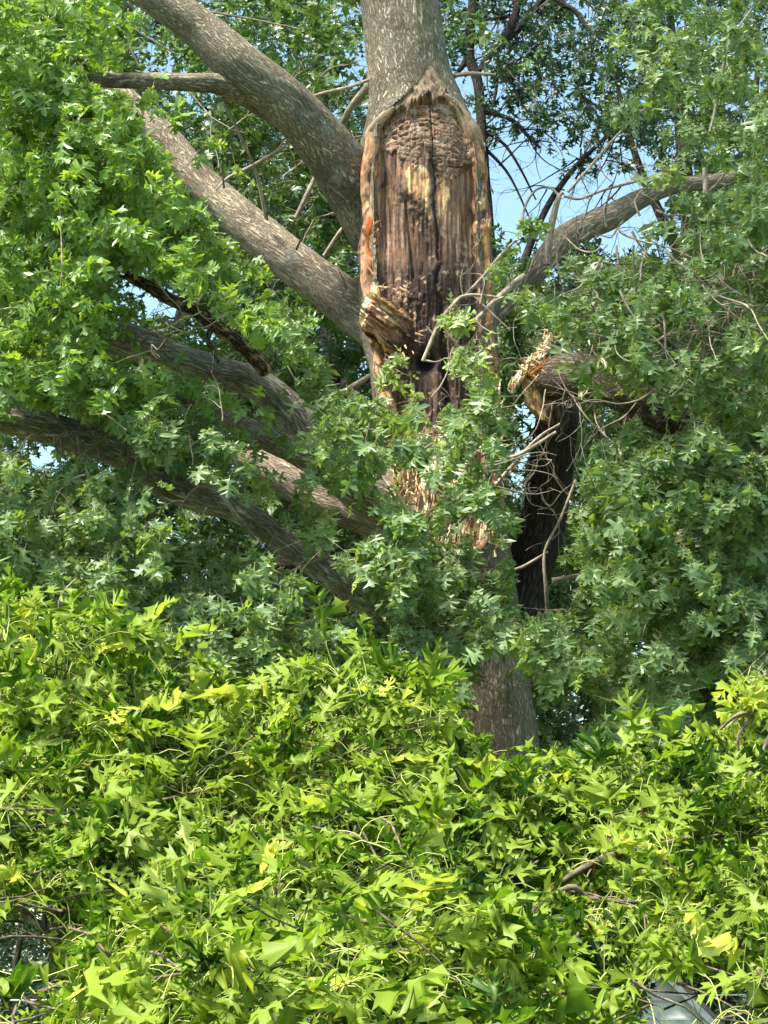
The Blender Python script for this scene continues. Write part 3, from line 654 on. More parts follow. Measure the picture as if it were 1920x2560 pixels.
branch([(600, 1420, 18.7, 16), (760, 1405, 18.6, 24), (850, 1398, 18.5, 28), (960, 1410, 18.4, 34), (1100, 1450, 18.2, 40)], seed=8, m=BARKD, **k)
# dead broken-off branch on the left
mb = MB(); limb(mb, [(665, 925, 17.2, 20), (620, 880, 17.0, 18), (575, 840, 16.9, 19), (530, 803, 16.8, 22), (480, 772, 16.75, 17), (420, 745, 16.7, 17), (365, 712, 16.65, 15), (322, 690, 16.6, 13)], sides=28, step=.012, rough=.16, seed=9, jag=.06)
limb(mb, [(535, 810, 16.8, 12), (520, 850, 16.75, 6), (545, 905, 16.7, 5)], sides=12, step=.02, rough=.1, seed=10)
DEADB = bark_mat("dead peeling branch", (.03, .018, .013), (.13, .085, .06), (.50, .38, .25), lichen=.2, green=0, scale=.55, zs=.35)
o_ = mb.build("branch", DEADB, oak); o_['label'] = "dead leafless branch with a broken tip and peeling bark"
# right side
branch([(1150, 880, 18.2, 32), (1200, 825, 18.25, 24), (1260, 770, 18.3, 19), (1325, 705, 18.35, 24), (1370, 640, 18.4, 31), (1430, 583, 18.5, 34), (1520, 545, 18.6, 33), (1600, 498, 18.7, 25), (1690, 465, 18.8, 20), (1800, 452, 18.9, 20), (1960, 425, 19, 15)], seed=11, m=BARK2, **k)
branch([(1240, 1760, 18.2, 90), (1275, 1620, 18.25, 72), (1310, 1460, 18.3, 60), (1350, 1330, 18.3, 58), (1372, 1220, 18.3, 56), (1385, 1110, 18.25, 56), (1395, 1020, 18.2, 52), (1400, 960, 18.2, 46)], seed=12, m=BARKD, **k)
# ground-level continuation and upper crown forks, out of frame but throwing shade
branch([(990, -640, 18, 58), (930, -900, 18.2, 44), (820, -1200, 17.6, 32), (700, -1500, 17, 20)], seed=13, sides=20, step=.06)
branch([(990, -640, 18, 62), (1080, -950, 18, 46), (1250, -1300, 17.3, 34), (1400, -1650, 16.6, 18)], seed=14, sides=20, step=.06)
branch([(1000, -300, 18, 50), (1200, -560, 18.6, 36), (1500, -800, 18.9, 28), (1900, -1000, 19, 18)], seed=15, sides=20, step=.06)

# ------------------------------------------------------------------ bare twigs
def wander(p0, d0, L, r0, seed, curl=.35, depth=2, n=14, out=None, grav=0.0, kids=4):
    """one bare twig and its side twigs as curves"""
    r_ = np.random.default_rng(seed); out = [] if out is None else out
    p = np.array(p0, float); d = norm(np.array(d0, float)); pts = [np.r_[p, r0]]; st = L / n; turn = r_.normal(0, curl, 3)
    for i in range(n):
        turn = turn * .7 + r_.normal(0, curl, 3) * .45
        d = norm(d + turn * .45 + np.array([0, 0, grav]) * .1); p = p + d * st
        pts.append(np.r_[p, r0 * (1 - .75 * (i + 1) / n)])
        if depth and i > 1 and r_.random() < kids / n:
            sdv = norm(d * .6 + norm(r_.normal(0, 1, 3)) * .9)
            wander(p, sdv, L * r_.uniform(.3, .6), r0 * .6 * (1 - .6 * i / n), int(r_.integers(1e9)), curl, depth - 1, max(6, n * 2 // 3), out, grav, kids)
    out.append(np.array(pts)); return out
def twig_mesh(lst, m, parent, name="twigs", sides=6):
    mb = MB()
    for q, pts in enumerate(lst): tube(mb, pts, sides=sides, step=max(.02, .0), rough=.0, seed=q % 7, cap=False)
    return mb.build(name, m, parent)
def pix_twig(ctrl):
    c = np.array(ctrl, float); return np.c_[P(c[:, 0], c[:, 1], c[:, 2]), M(c[:, 3], c[:, 2])]
tw = []
def W(px, py, Y, dx, dy, Lpx, rpx, seed, dY=0.0, **k):
    tw.extend(wander(P(px, py, Y), (dx, dY, -dy), M(Lpx, Y), M(rpx, Y), seed, **k))
# the curly tangle under the left limb
for q in range(16): W(110 + q * 14, 1075 + (q % 4) * 8, 16.6, -.3 + .12 * (q % 5), .8, 130, 3.2, 100 + q, dY=-.2, curl=.75, depth=1, kids=3)
# long curved hangers
tw += [pix_twig([(145, 440, 15.4, 2.2), (152, 560, 15.4, 2.6), (155, 680, 15.4, 3), (140, 760, 15.4, 3), (105, 792, 15.4, 2)]),
       pix_twig([(610, 1270, 16.8, 4), (570, 1235, 16.6, 5), (540, 1215, 16.5, 5), (560, 1245, 16.4, 5.5), (600, 1300, 16.5, 5.5), (640, 1350, 16.7, 4)]),
       pix_twig([(550, 1215, 16.5, 4), (490, 1220, 16.5, 3), (445, 1275, 16.5, 2.5)]),
       pix_twig([(700, 1430, 16.7, 3), (740, 1490, 16.6, 4), (775, 1560, 16.6, 4), (785, 1640, 16.6, 3)]),
       pix_twig([(610, 1500, 16.6, 2), (640, 1550, 16.6, 3), (660, 1630, 16.6, 2)]),
       pix_twig([(265, 10, 16.3, 2), (300, 60, 16.3, 4), (320, 110, 16.3, 4), (350, 170, 16.3, 2)]),
       pix_twig([(235, 90, 16.3, 2), (290, 50, 16.3, 3), (360, 90, 16.4, 2.5), (430, 130, 16.6, 2)]),
       pix_twig([(530, 30, 19, 3), (640, 50, 19, 2.5), (760, 75, 19, 2)]),
       pix_twig([(715, 365, 17.7, 5), (640, 410, 17.8, 5), (570, 445, 18, 4), (540, 475, 18, 2)]),
       pix_twig([(560, 250, 17.6, 4), (600, 340, 17.7, 4), (640, 430, 17.9, 4), (665, 545, 18.1, 5)]),
       pix_twig([(905, 340, 17.6, 3), (880, 345, 17.4, 2.5)]),
       pix_twig([(930, 197, 17.9, 5), (870, 218, 18, 4.5), (800, 235, 18.1, 4), (700, 270, 18.2, 2)]),
       pix_twig([(930, 205, 18.3, 11), (880, 265, 18.5, 10), (850, 320, 18.7, 9), (800, 420, 18.9, 8), (740, 545, 19, 7)]),
       pix_twig([(915, 520, 18.2, 6), (860, 570, 18.3, 7), (810, 640, 18.4, 5)]),
       pix_twig([(1125, 190, 17.9, 6), (1180, 184, 17.8, 6), (1240, 187, 17.8, 3.5)]),
       pix_twig([(925, 940, 18, 7), (850, 985, 18, 8), (790, 1010, 18, 8)]),
       pix_twig([(870, 1380, 17.2, 2), (800, 1400, 17.2, 4), (720, 1430, 17.3, 3)]),
       pix_twig([(90, 1000, 16.8, 4), (115, 930, 16.8, 3), (135, 880, 16.9, 2)]),
       pix_twig([(350, 1120, 16.3, 2), (330, 1200, 16.3, 2.5), (325, 1290, 16.3, 2)])]
# right: twigs rising and hanging from the upper right limb
tw += [pix_twig([(1368, 660, 18.2, 9), (1375, 580, 18.15, 11), (1398, 490, 18.1, 7), (1410, 485, 18.1, 4)]),
       pix_twig([(1398, 490, 18.1, 3.5), (1375, 470, 18.1, 3), (1340, 475, 18.1, 3), (1312, 520, 18.1, 3), (1300, 590, 18, 3)]),
       pix_twig([(1410, 490, 18.1, 3.5), (1450, 497, 18.1, 3.5), (1510, 475, 18.1, 3.5), (1600, 450, 18.1, 4), (1700, 420, 18.1, 3)]),
       pix_twig([(1420, 480, 18.2, 4), (1490, 400, 18.2, 3.5), (1560, 320, 18.2, 3), (1680, 210, 18.2, 2)]),
       pix_twig([(1775, 330, 16.4, 4), (1800, 220, 16.4, 5), (1822, 110, 16.4, 4), (1880, 20, 16.4, 2)]),
       pix_twig([(1762, 420, 17.4, 7), (1765, 500, 17.4, 8), (1758, 540, 17.3, 6)]),
       pix_twig([(1475, 1010, 17.2, 12), (1500, 970, 17, 10), (1530, 930, 16.9, 8)])]
for q in range(10): W(1390 + q * 42, 610 - q * 14, 18.2, rng.normal(0, .7), -1 if q % 2 else .8, 190, 3.2, 200 + q, dY=-.3, curl=.4, depth=2, kids=4)
for q in range(40): W(rng.uniform(1480, 1900), rng.uniform(570, 800), rng.uniform(15.2, 16.6), rng.normal(0, .5), 1, rng.uniform(140, 280), 3.6, 300 + q, dY=0, curl=.4, depth=2, kids=4)
for q in range(18): W(rng.uniform(1450, 1900), rng.uniform(700, 1000), rng.uniform(15.2, 16.2), rng.choice([-1, 1]), rng.normal(0, .5), rng.uniform(150, 280), 3.6, 350 + q, curl=.35, depth=2, kids=3)
# curly dead twigs hanging over the dark limb
for q in range(11): W(1330 + 17 * q, 900 + (q * 37) % 140, 17.0, -.5 + .08 * q, .8, 260, 2.3, 400 + q, dY=-.1, curl=.62, depth=2, kids=3, grav=-.6)
for q in range(8): W(rng.uniform(1320, 1450), rng.uniform(1150, 1330), 17.3, rng.normal(0, .7), .9, 190, 2.3, 430 + q, curl=.55, depth=1, kids=3)
tw += [pix_twig([(1370, 1560, 17.2, 3), (1365, 1470, 17.1, 5), (1362, 1380, 17.1, 4), (1400, 1300, 17.1, 4), (1440, 1200, 17.1, 4)]),
       pix_twig([(1370, 1380, 17.1, 3), (1300, 1420, 17.1, 4), (1260, 1425, 17.1, 3)]),
       pix_twig([(1380, 1452, 17.3, 7), (1450, 1438, 17.3, 6)]),
       pix_twig([(975, 1360, 16.9, 2), (1030, 1320, 16.8, 4), (1120, 1240, 16.8, 5), (1220, 1170, 16.8, 6), (1310, 1130, 16.8, 6), (1390, 1080, 16.8, 4)]),
       pix_twig([(1075, 1205, 16.8, 4), (1150, 1190, 16.8, 4), (1240, 1160, 16.8, 5)]),
       pix_twig([(1130, 1320, 16.8, 4), (1180, 1275, 16.8, 6), (1240, 1210, 16.8, 5), (1340, 1100, 16.8, 4), (1400, 1060, 16.8, 3)]),
       pix_twig([(1150, 1310, 16.8, 3), (1140, 1280, 16.8, 3), (1100, 1240, 16.8, 3)])]
for q in range(16): W(rng.uniform(1050, 1260), rng.uniform(960, 1250), 15.9, rng.choice([-1, 1]), rng.normal(-.2, .5), 180, 2.8, 470 + q, curl=.4, depth=1, kids=3)
# bare twiglets inside the left foliage
for q in range(26): W(rng.uniform(20, 620), rng.uniform(150, 1500), rng.uniform(15.0, 16.4), rng.normal(0, 1), rng.normal(.3, .6), rng.uniform(90, 170), 2.2, 500 + q, curl=.4, depth=1, kids=2)
for q in range(22): W(rng.uniform(430, 920), rng.uniform(150, 720), rng.uniform(18.6, 19.6), rng.normal(0, 1), rng.normal(-.2, .8), rng.uniform(120, 220), 2.6, 540 + q, curl=.35, depth=2, kids=3)
twig_mesh(tw, TWIG, oak)
# dark spurs on the second left limb
for (x, y, a) in [(668, 550, -.1), (705, 560, -.4), (740, 625, .5), (865, 725, -.1), (560, 470, -.2)]:
    tw = []; W(x, y, 17.85, a, -1, 60, 3.5, int(x), curl=.15, depth=0); twig_mesh(tw, TWIGF, oak, "spur")

# --- dead branch caught in front of the trunk
dead = thing("dead_branch", "bare pale grey dead branch caught across the front of the trunk wound", "branch", tuple(P(1057, 903, 17.3)))
tw = [pix_twig([(1057, 903, 17.0, 5), (1075, 860, 17.0, 5), (1100, 805, 17.0, 5.5), (1130, 765, 17.05, 5), (1155, 742, 17.1, 5), (1200, 738, 17.1, 4), (1270, 748, 17.1, 3)]),
      pix_twig([(1100, 805, 17.0, 4), (1125, 840, 17.0, 4), (1160, 880, 17.0, 4), (1190, 920, 17.0, 3), (1205, 950, 17.0, 2)]),
      pix_twig([(1160, 742, 17.1, 5), (1200, 700, 17.15, 4.5), (1250, 640, 17.2, 4), (1290, 600, 17.2, 3)]),
      pix_twig([(1190, 800, 17.1, 6), (1240, 750, 17.2, 8), (1290, 705, 17.3, 9), (1310, 690, 17.35, 8)]),
      pix_twig([(1085, 838, 17.0, 3), (1066, 816, 17.0, 2)]), pix_twig([(1185, 740, 17.1, 3), (1220, 775, 17.1, 3), (1275, 825, 17.1, 2)]),
      pix_twig([(1060, 900, 17.0, 3), (1090, 905, 17.0, 2), (1115, 895, 17.0, 1.5)])]
for q, (x, y) in enumerate([(1130, 765), (1160, 742), (1200, 760), (1175, 720), (1240, 750), (1190, 800), (1225, 665), (1170, 880)]):
    tw += wander(P(x, y, 17.1), (rng.normal(), -.2, rng.normal()), M(130, 17), M(2.6, 17), 700 + q, .45, 1, 12, None, 0, 3)
twig_mesh(tw, TWIG, dead, "twigs", 8)

# --- the torn limb lodged on the right
torn = thing("torn_limb", "torn-off thick limb with a jagged pale splintered end lodged right of the trunk", "fallen limb", tuple(P(1350, 1000, 17.6)))
mb = MB(); limb(mb, [(1366, 968, 17.35, 44), (1405, 942, 17.2, 58), (1470, 942, 17.0, 54), (1550, 978, 16.9, 49), (1650, 1032, 16.9, 45), (1760, 1075, 17.2, 41), (1860, 1098, 18, 38), (2050, 1130, 18.1, 34)], sides=60, step=.015, rough=.07, seed=22, cap=True)
BARKT = bark_mat("torn limb bark", (.045, .033, .026), (.13, .10, .075), (.25, .20, .155), lichen=.2, green=.1)
mb.build("limb", BARKT, torn)
# bare smooth side of the tear
mb = MB(); uu, vv_ = np.meshgrid(np.linspace(0, 1, 30), np.linspace(0, 1, 24), indexing='ij')
yl = 945 + uu * 105; xl = np.interp(uu, [0, .3, .7, 1], [1302, 1308, 1318, 1345]); xr = np.interp(uu, [0, .3, .7, 1], [1330, 1372, 1385, 1375])
Vp = P(xl + (xr - xl) * vv_, yl, 17.28 - .05 * np.sin(vv_ * math.pi) + (fbm(uu * 4, vv_ * 5, 0, 3, 4) - .5) * .05)
i = np.arange(29)[:, None]; j = np.arange(23)[None]; F = np.stack([(i + 1) * 24 + j, (i + 1) * 24 + j + 1, i * 24 + j + 1, i * 24 + j], -1).reshape(-1, 4)
cl = lerp(np.ones(Vp.shape) * np.array([.30, .20, .10]), (.16, .10, .06), sstep(.4, .65, fbm(uu * 5, vv_ * 6, 0, 3, 8)))
back = Vp + np.array([.06, .14, 0])
mb.add(Vp.reshape(-1, 3), F, 0, bc=Vp.reshape(-1, 3), col=cl.reshape(-1, 3)); mb.add(back.reshape(-1, 3), F[:, ::-1], 0, bc=back.reshape(-1, 3), col=cl.reshape(-1, 3) * .6)
mb.build("bare_wood", WOOD, torn)
mb = MB(); r_ = np.random.default_rng(8)
path = spline(np.array([(1380, 815, 0), (1368, 862, 0), (1345, 890, 0), (1318, 915, 0), (1298, 940, 0), (1280, 968, 0)], float), 90)
for q in range(200):
    pp = path[r_.integers(90)]; Y = 17.2 + r_.normal(0, .05); w = M(r_.uniform(6, 15) if q % 3 == 0 else r_.uniform(2.5, 7), Y); x = pp[0] + r_.normal(0, 5); y = pp[1] + r_.normal(0, 5)
    a = math.radians(r_.normal(75, 16) if r_.random() < .6 else r_.normal(165, 25)); ln = M(r_.uniform(8, 30) if r_.random() < .85 else 52, Y); p = P(x, y, Y)
    d = norm(np.array([math.cos(a), r_.normal(-.4, .35), math.sin(a)])); s = norm(np.cross(d, [0, 1, .2])) * w * .5; qv = norm(np.cross(d, s)) * w * .35
    b0 = p - d * ln * .35; vv = np.array([b0 - s, b0 + s, b0 + qv, p - s * .8, p + s * .8, p + qv, p + d * ln * .65]); c_ = np.array([(.72, .62, .44), (.80, .72, .56), (.52, .36, .20), (.74, .60, .40)][r_.integers(4)])
    mb.add(vv, [(0, 1, 4, 3), (1, 2, 5, 4), (2, 0, 3, 5)], 0, bc=vv, col=np.ones((7, 3)) * c_); mb.add(vv, [(3, 4, 6), (4, 5, 6), (5, 3, 6)], 0, bc=vv, col=np.ones((7, 3)) * c_)
for q in range(120):
    Y = 17.2 + r_.normal(0, .04); x = r_.uniform(1308, 1385); y = 925 + (x - 1345) ** 2 * .008 + r_.normal(0, 8); a = math.radians(r_.normal(20, 30)); ln = M(r_.uniform(12, 34), Y); p = P(x, y, Y)
    d = norm(np.array([math.cos(a), -.2, math.sin(a)])); s = norm(np.cross(d, [0, 1, .2])) * M(3, Y); qv = norm(np.cross(d, s)) * .004
    vv = np.array([p - s, p + s, p + qv, p + d * ln]); mb.add(vv, [(0, 1, 3), (1, 2, 3), (2, 0, 3)], 0, bc=vv, col=np.ones((4, 3)) * np.array([(.50, .22, .08), (.62, .34, .13), (.36, .15, .06)][r_.integers(3)]))
mb.build("splintered_end", SPLINT, torn, smooth=False)
tw = []
for q in range(9): tw += wander(P(1480 + q * 40, 930 + q * 14, 16.9), (rng.normal(), -.6, rng.normal(0, .8)), M(180, 17), M(2.6 if q % 3 else 4, 17), 800 + q, .4, 2, 12, None, 0, 4)
twig_mesh(tw, TWIG, torn, "twigs")

# ------------------------------------------------------------------ foliage of the damaged oak
FRONT = ["999200000000000000111121", "999300000000000000012322", "887100000000000000011222", "999940000000000000011233", "999996000000000000001223", "999999400000000000000134",
         "999999600000000000001245", "999999700000000110001345", "999746540000000333444444", "998510235300000334443344", "987520224300000433443333", "876643134450033430144444",
         "777775443467777500055666", "331265665577777401334666", "665433355567777400466666", "777553233432566500466666", "777753233334666500366666", "777763344467777500466666",
         "777774444557777300466666", "777776655557777644456666", "777777777777777544556666", "777777777777774310055555", "666666666666664310055555", "555555555555553333355555", "333333333333333333333333"]
LB = MB(); RB = MB(); CB = MB()
CLEAR = [([(150, -190, 60), (500, 72, 60), (700, 243, 75), (845, 405, 90), (905, 500, 90)], .0), ([(230, 195, 24), (470, 206, 28), (600, 230, 40)], .0), ([(330, 265, 16), (420, 350, 32), (500, 450, 48), (600, 545, 60), (700, 630, 65), (880, 765, 65)], .06),
         ([(300, 845, 58), (420, 880, 50), (520, 915, 46), (640, 955, 50), (740, 1030, 52)], .22), ([(50, 1060, 60), (145, 1080, 64), (290, 1130, 50)], .0), ([(400, 1195, 48), (579, 1275, 50), (723, 1372, 44), (840, 1450, 40), (950, 1530, 34)], .0),
         ([(530, 1030, 24), (640, 1082, 26), (765, 1145, 28)], .3), ([(800, 1250, 50), (910, 1285, 50)], .2), ([(315, 690, 34), (440, 755, 34), (535, 810, 38), (640, 900, 30)], .05), ([(1250, 780, 30), (1330, 700, 40), (1430, 583, 36), (1600, 498, 30), (1800, 452, 20)], .35),
         ([(1350, 960, 80), (1470, 930, 76), (1550, 968, 62), (1650, 1025, 55), (1720, 1055, 45)], .2), ([(1340, 860, 60), (1290, 950, 60)], .0), ([(1300, 1020, 40), (1300, 1180, 34)], .12), ([(1010, 1195, 50), (1070, 1245, 40)], .10), ([(1150, 1320, 55), (1225, 1350, 50)], .12), ([(1070, 1000, 30), (1110, 1180, 30)], .3), ([(1240, 1830, 85), (1250, 1690, 75)], .03),
         ([(280, 700, 50), (420, 720, 30)], .3), ([(880, 900, 60), (860, 960, 50)], .3), ([(570, 1180, 60), (700, 1190, 50)], .35)]
def clearing(px, py, r_):
    ok = np.ones(len(px), bool); q = np.stack([px, py], -1)
    for pl, pr in CLEAR:
        pl = np.array(pl, float); d = np.full(len(px), 1e9)
        for a, b in zip(pl[:-1], pl[1:]):
            ab = b[:2] - a[:2]; t = np.clip(((q - a[:2]) @ ab) / (ab @ ab), 0, 1)
            d = np.minimum(d, np.linalg.norm(q - a[:2] - t[:, None] * ab, axis=1) / (a[2] + (b[2] - a[2]) * t))
        ok &= (d > 1) | (r_.random(len(px)) < pr + .1)
    return ok
def leafgap(px, py):
    r_ = np.random.default_rng(len(px)); q = np.stack([px, py], -1); ok = np.ones(len(px), bool)
    for pl, pr in CLEAR:
        pl = np.array(pl, float); d = np.full(len(px), 1e9)
        for a, b in zip(pl[:-1], pl[1:]):
            ab = b[:2] - a[:2]; t = np.clip(((q - a[:2]) @ ab) / (ab @ ab), 0, 1)
            d = np.minimum(d, np.linalg.norm(q - a[:2] - t[:, None] * ab, axis=1) / (a[2] + (b[2] - a[2]) * t))
        ok &= (d > 1.02) | (r_.random(len(px)) < pr * .45 + .04)
    wl = in_poly(px, py, [(915, 0), (1115, 0), (1160, 250), (1225, 400), (1235, 700), (1240, 880), (1100, 950), (990, 940), (890, 880), (880, 700), (895, 300)])
    return ok & (~wl | (r_.random(len(px)) < .04))
def front_layer(n, Y0, Y1, seed, size=.125):
    px, py, Y, p = scatter(n, -60, 1980, -60, 1990, Y0, Y1, FRONT, power=1.45, seed=seed, clump=.9)
    # keep the torn end, the dark limb and the upper wound clear
    ok = ~in_poly(px, py, [(1262, 800), (1400, 800), (1420, 930), (1440, 1040), (1310, 1060), (1250, 960)]) & ~in_poly(px, py, [(1285, 1110), (1470, 1110), (1450, 1300), (1400, 1480), (1270, 1480), (1270, 1330)]) \
        & ~in_poly(px, py, [(880, 0), (1250, 0), (1260, 950), (1100, 965), (950, 975), (880, 900)])
    ok &= clearing(px, py + 12, np.random.default_rng(seed))
    px, py, Y, p = px[ok], py[ok], Y[ok], p[ok]
    left = px < 680 + 60 * np.sin(py * .01); low = (py > 950 + (px) * .15)
    return px, py, Y, p, left & ~low
for (n, Y0, Y1, sd_) in [(5600, 15.2, 16.7, 21), (3300, 16.2, 17.1, 22)]:
    px, py, Y, p, left = front_layer(n, Y0, Y1, sd_)
    for sel, mbx, tb in [(left, LB, .58), (~left, RB, .5)]:
        q = p[sel]; m_ = len(q)
        if not m_: continue
        side = -1 if mbx is LB else 1
        A = norm(np.stack([rng.normal(.35 * -side, .6, m_), rng.normal(-.6, .5, m_), rng.normal(-.25, .4, m_)], -1))
        tn = np.clip(tb + (vnoise(q[:, 0] * 1.5, q[:, 1] * 1.5, q[:, 2] * 1.5, 5) - .5) * .7 + rng.normal(0, .10, m_), 0, 1)
        sprays(mbx, q, A, 11, .120 if mbx is LB else .128, lod='md', out=(0, -1, .25), droop=.6 if mbx is LB else 1.15, tipdroop=.1 if mbx is LB else .45, spread=.9, twig=.30, tonebase=tn, face=.62 if mbx is LB else .5, gap=leafgap, petr=.0012, twr=.0028)
fl = LB.build("foliage", [LEAF_L, TWIGF, PETM], oak, smooth=False); fl['label'] = "bright yellow-green sunlit leaves on the left"
fr = RB.build("foliage", [LEAF_R, TWIGF, PETM], oak, smooth=False); fr['label'] = "drooping darker green leaves in the middle and on the right"

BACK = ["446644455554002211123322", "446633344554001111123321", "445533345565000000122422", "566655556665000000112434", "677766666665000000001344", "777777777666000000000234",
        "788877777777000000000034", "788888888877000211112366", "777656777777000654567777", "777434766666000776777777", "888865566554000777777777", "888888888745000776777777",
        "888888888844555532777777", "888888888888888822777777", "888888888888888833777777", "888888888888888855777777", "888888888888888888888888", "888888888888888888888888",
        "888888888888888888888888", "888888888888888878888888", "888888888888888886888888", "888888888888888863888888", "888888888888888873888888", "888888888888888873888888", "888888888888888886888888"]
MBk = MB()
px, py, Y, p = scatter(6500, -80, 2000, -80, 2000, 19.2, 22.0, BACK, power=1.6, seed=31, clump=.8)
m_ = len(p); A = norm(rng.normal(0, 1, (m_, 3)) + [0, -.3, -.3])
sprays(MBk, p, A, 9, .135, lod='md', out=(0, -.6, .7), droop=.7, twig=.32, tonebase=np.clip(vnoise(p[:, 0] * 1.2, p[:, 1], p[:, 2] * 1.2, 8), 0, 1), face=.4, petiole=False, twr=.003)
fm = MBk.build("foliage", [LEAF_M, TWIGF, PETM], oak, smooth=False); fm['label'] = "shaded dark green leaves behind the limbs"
# unseen top of the crown, added and shaped to shade the trunk and the middle
CB = MB(); r_ = np.random.default_rng(77)
n = 800
cx_ = r_.normal(.9, 2.6, n); cy_ = r_.uniform(11.5, 21, n); cz_ = r_.uniform(12.6, 17.5, n)
cx_ -= 1.2; cy_ -= 2.0
okc = ((cx_ > -2.6) | (cy_ > 16.8)) & (cy_ > 11) & (vnoise(cx_ * .8, cy_ * .8, cz_ * .8, 3) > .36)  # front left kept open so sun reaches the left foliage
p = np.stack([cx_, cy_, cz_], -1)[okc]; m_ = len(p)
qx, qy = proj(p); p = p[qy < -120]; m_ = len(p)
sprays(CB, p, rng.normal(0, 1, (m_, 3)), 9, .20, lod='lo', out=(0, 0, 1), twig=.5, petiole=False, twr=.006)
fc = CB.build("foliage", [LEAF_M, TWIGF, PETM], oak, smooth=False); fc['label'] = "unseen upper crown leaves added to shade the trunk"

# young pale cluster in front of the trunk, yellowed dying sprigs
YL = leaf_mat("pale new leaves", [(.22, .36, .07), (.34, .46, .12), (.44, .52, .18)], (.30, .38, .16), .35, (1.4, 1.4, .8))
YM = MB()
for (x, y, Y, n_, s_) in [(1160, 890, 16.9, 9, 30), (1185, 930, 16.9, 4, 20), (1150, 790, 16.9, 4, 16), (1605, 85, 16.5, 3, 14), (1635, 140, 16.5, 4, 16), (1550, 870, 16.4, 7, 26), (1560, 920, 16.4, 5, 20), (1735, 740, 16.6, 3, 12), (1640, 430, 16.5, 2, 14), (1840, 190, 16.5, 3, 16), (1660, 1150, 16.2, 2, 14),
                          (650, 1210, 16.4, 4, 20), (985, 930, 16.8, 5, 26), (1065, 1060, 16.6, 4, 20)]:
    c = P(x + rng.normal(0, s_, n_), y + rng.normal(0, s_, n_), Y + rng.normal(0, .1, n_)); sprays(YM, c, rng.normal(0, 1, (n_, 3)) + [0, -.5, -.3], 5, .12, lod='md', twig=.15, tonebase=rng.random(n_), face=.6)
YM.build("foliage", [YL, TWIGF, PETF], oak, smooth=False)['label'] = "small clusters of pale yellow-green new leaves"

# ------------------------------------------------------------------ trees behind
def bg_tree(label, base, limbs, n, x0, x1, y0, y1, Y0, Y1, rows, seed, leafm=LEAF_B, size=.15, k=10, twn=26, power=1.5, group="trees standing behind the damaged oak"):
    t = thing("oak_tree", label, "tree", tuple(P(base[0], 1280, base[2]) * [1, 1, 0]), group)
    mb = MB()
    for q, lm in enumerate(limbs): limb(mb, lm, sides=14, step=.08, rough=.08, seed=seed + q)
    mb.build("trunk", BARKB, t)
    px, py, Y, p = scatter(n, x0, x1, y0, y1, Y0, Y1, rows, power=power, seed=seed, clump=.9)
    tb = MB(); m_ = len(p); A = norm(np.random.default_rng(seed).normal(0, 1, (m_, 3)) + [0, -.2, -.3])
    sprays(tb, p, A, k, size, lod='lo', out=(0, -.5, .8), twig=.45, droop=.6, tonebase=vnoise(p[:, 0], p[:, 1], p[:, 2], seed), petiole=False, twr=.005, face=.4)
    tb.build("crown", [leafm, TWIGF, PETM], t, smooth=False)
    return t
FULL = ["888888888888888888888888"] * 25
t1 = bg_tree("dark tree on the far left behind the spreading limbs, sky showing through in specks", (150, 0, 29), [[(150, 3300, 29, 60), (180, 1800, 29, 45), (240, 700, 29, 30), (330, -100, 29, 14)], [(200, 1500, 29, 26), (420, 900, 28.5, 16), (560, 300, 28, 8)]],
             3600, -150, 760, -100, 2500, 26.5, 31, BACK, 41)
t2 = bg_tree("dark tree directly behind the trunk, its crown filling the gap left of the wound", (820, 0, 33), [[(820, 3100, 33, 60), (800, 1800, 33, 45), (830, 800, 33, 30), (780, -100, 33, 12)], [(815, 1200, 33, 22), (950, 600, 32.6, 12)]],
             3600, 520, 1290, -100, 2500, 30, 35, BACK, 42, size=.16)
# the tree with black bare branches against the blue sky
SKYT = ["000000000000056653455543", "000000000000044466545443", "000000000000032255554554", "000000000000021235335555", "000000000000010012203345", "000000000000010001001145", "000000000000010000000123",
        "000000000000022221112355", "000000000000033333345555", "000000000000033333355555"] + ["000000000000044333355555"] * 8 + ["000000000000044333000000"] * 7
t3 = bg_tree("tall tree right of the trunk with thin black branches against the blue sky", (1230, 0, 26), [
    [(1290, 3400, 26, 50), (1260, 1900, 26, 40), (1235, 900, 26, 24), (1215, 500, 26, 15), (1205, 330, 26, 13), (1195, 210, 26, 13), (1172, 130, 26, 14), (1185, 0, 26, 15), (1190, -120, 26, 12)],
    [(1172, 130, 26, 9), (1160, 160, 26, 8), (1140, 185, 26, 6)], [(1185, 190, 26, 7), (1235, 130, 26, 10), (1265, 90, 26, 16), (1290, 30, 26, 10), (1310, -60, 26, 12)],
    [(1270, 100, 26, 8), (1330, 30, 26, 9), (1400, -60, 26, 8)], [(1205, 275, 26, 7), (1280, 300, 26, 6), (1320, 340, 26, 5), (1350, 370, 26, 4)], [(1215, 330, 26, 5), (1260, 360, 26, 4), (1300, 420, 26, 3.5), (1340, 500, 26, 2)],
    [(1212, 370, 26, 5), (1260, 420, 26, 4), (1290, 470, 26, 3), (1330, 560, 26, 2)], [(1245, 150, 26, 5), (1240, 230, 26, 4), (1225, 290, 26, 2)], [(1385, 0, 26, 8), (1440, 30, 26, 7), (1475, 80, 26, 6), (1520, 105, 26, 3)],
    [(1235, 900, 26, 14), (1330, 600, 26, 10), (1420, 440, 26, 7), (1560, 300, 26, 4)], [(1270, 40, 26, 5), (1200, 50, 26, 5), (1160, 20, 26, 4)]],
    4200, 1090, 1960, -120, 1900, 25, 27.5, SKYT, 43, size=.14, k=7, power=1.25)
tw = []
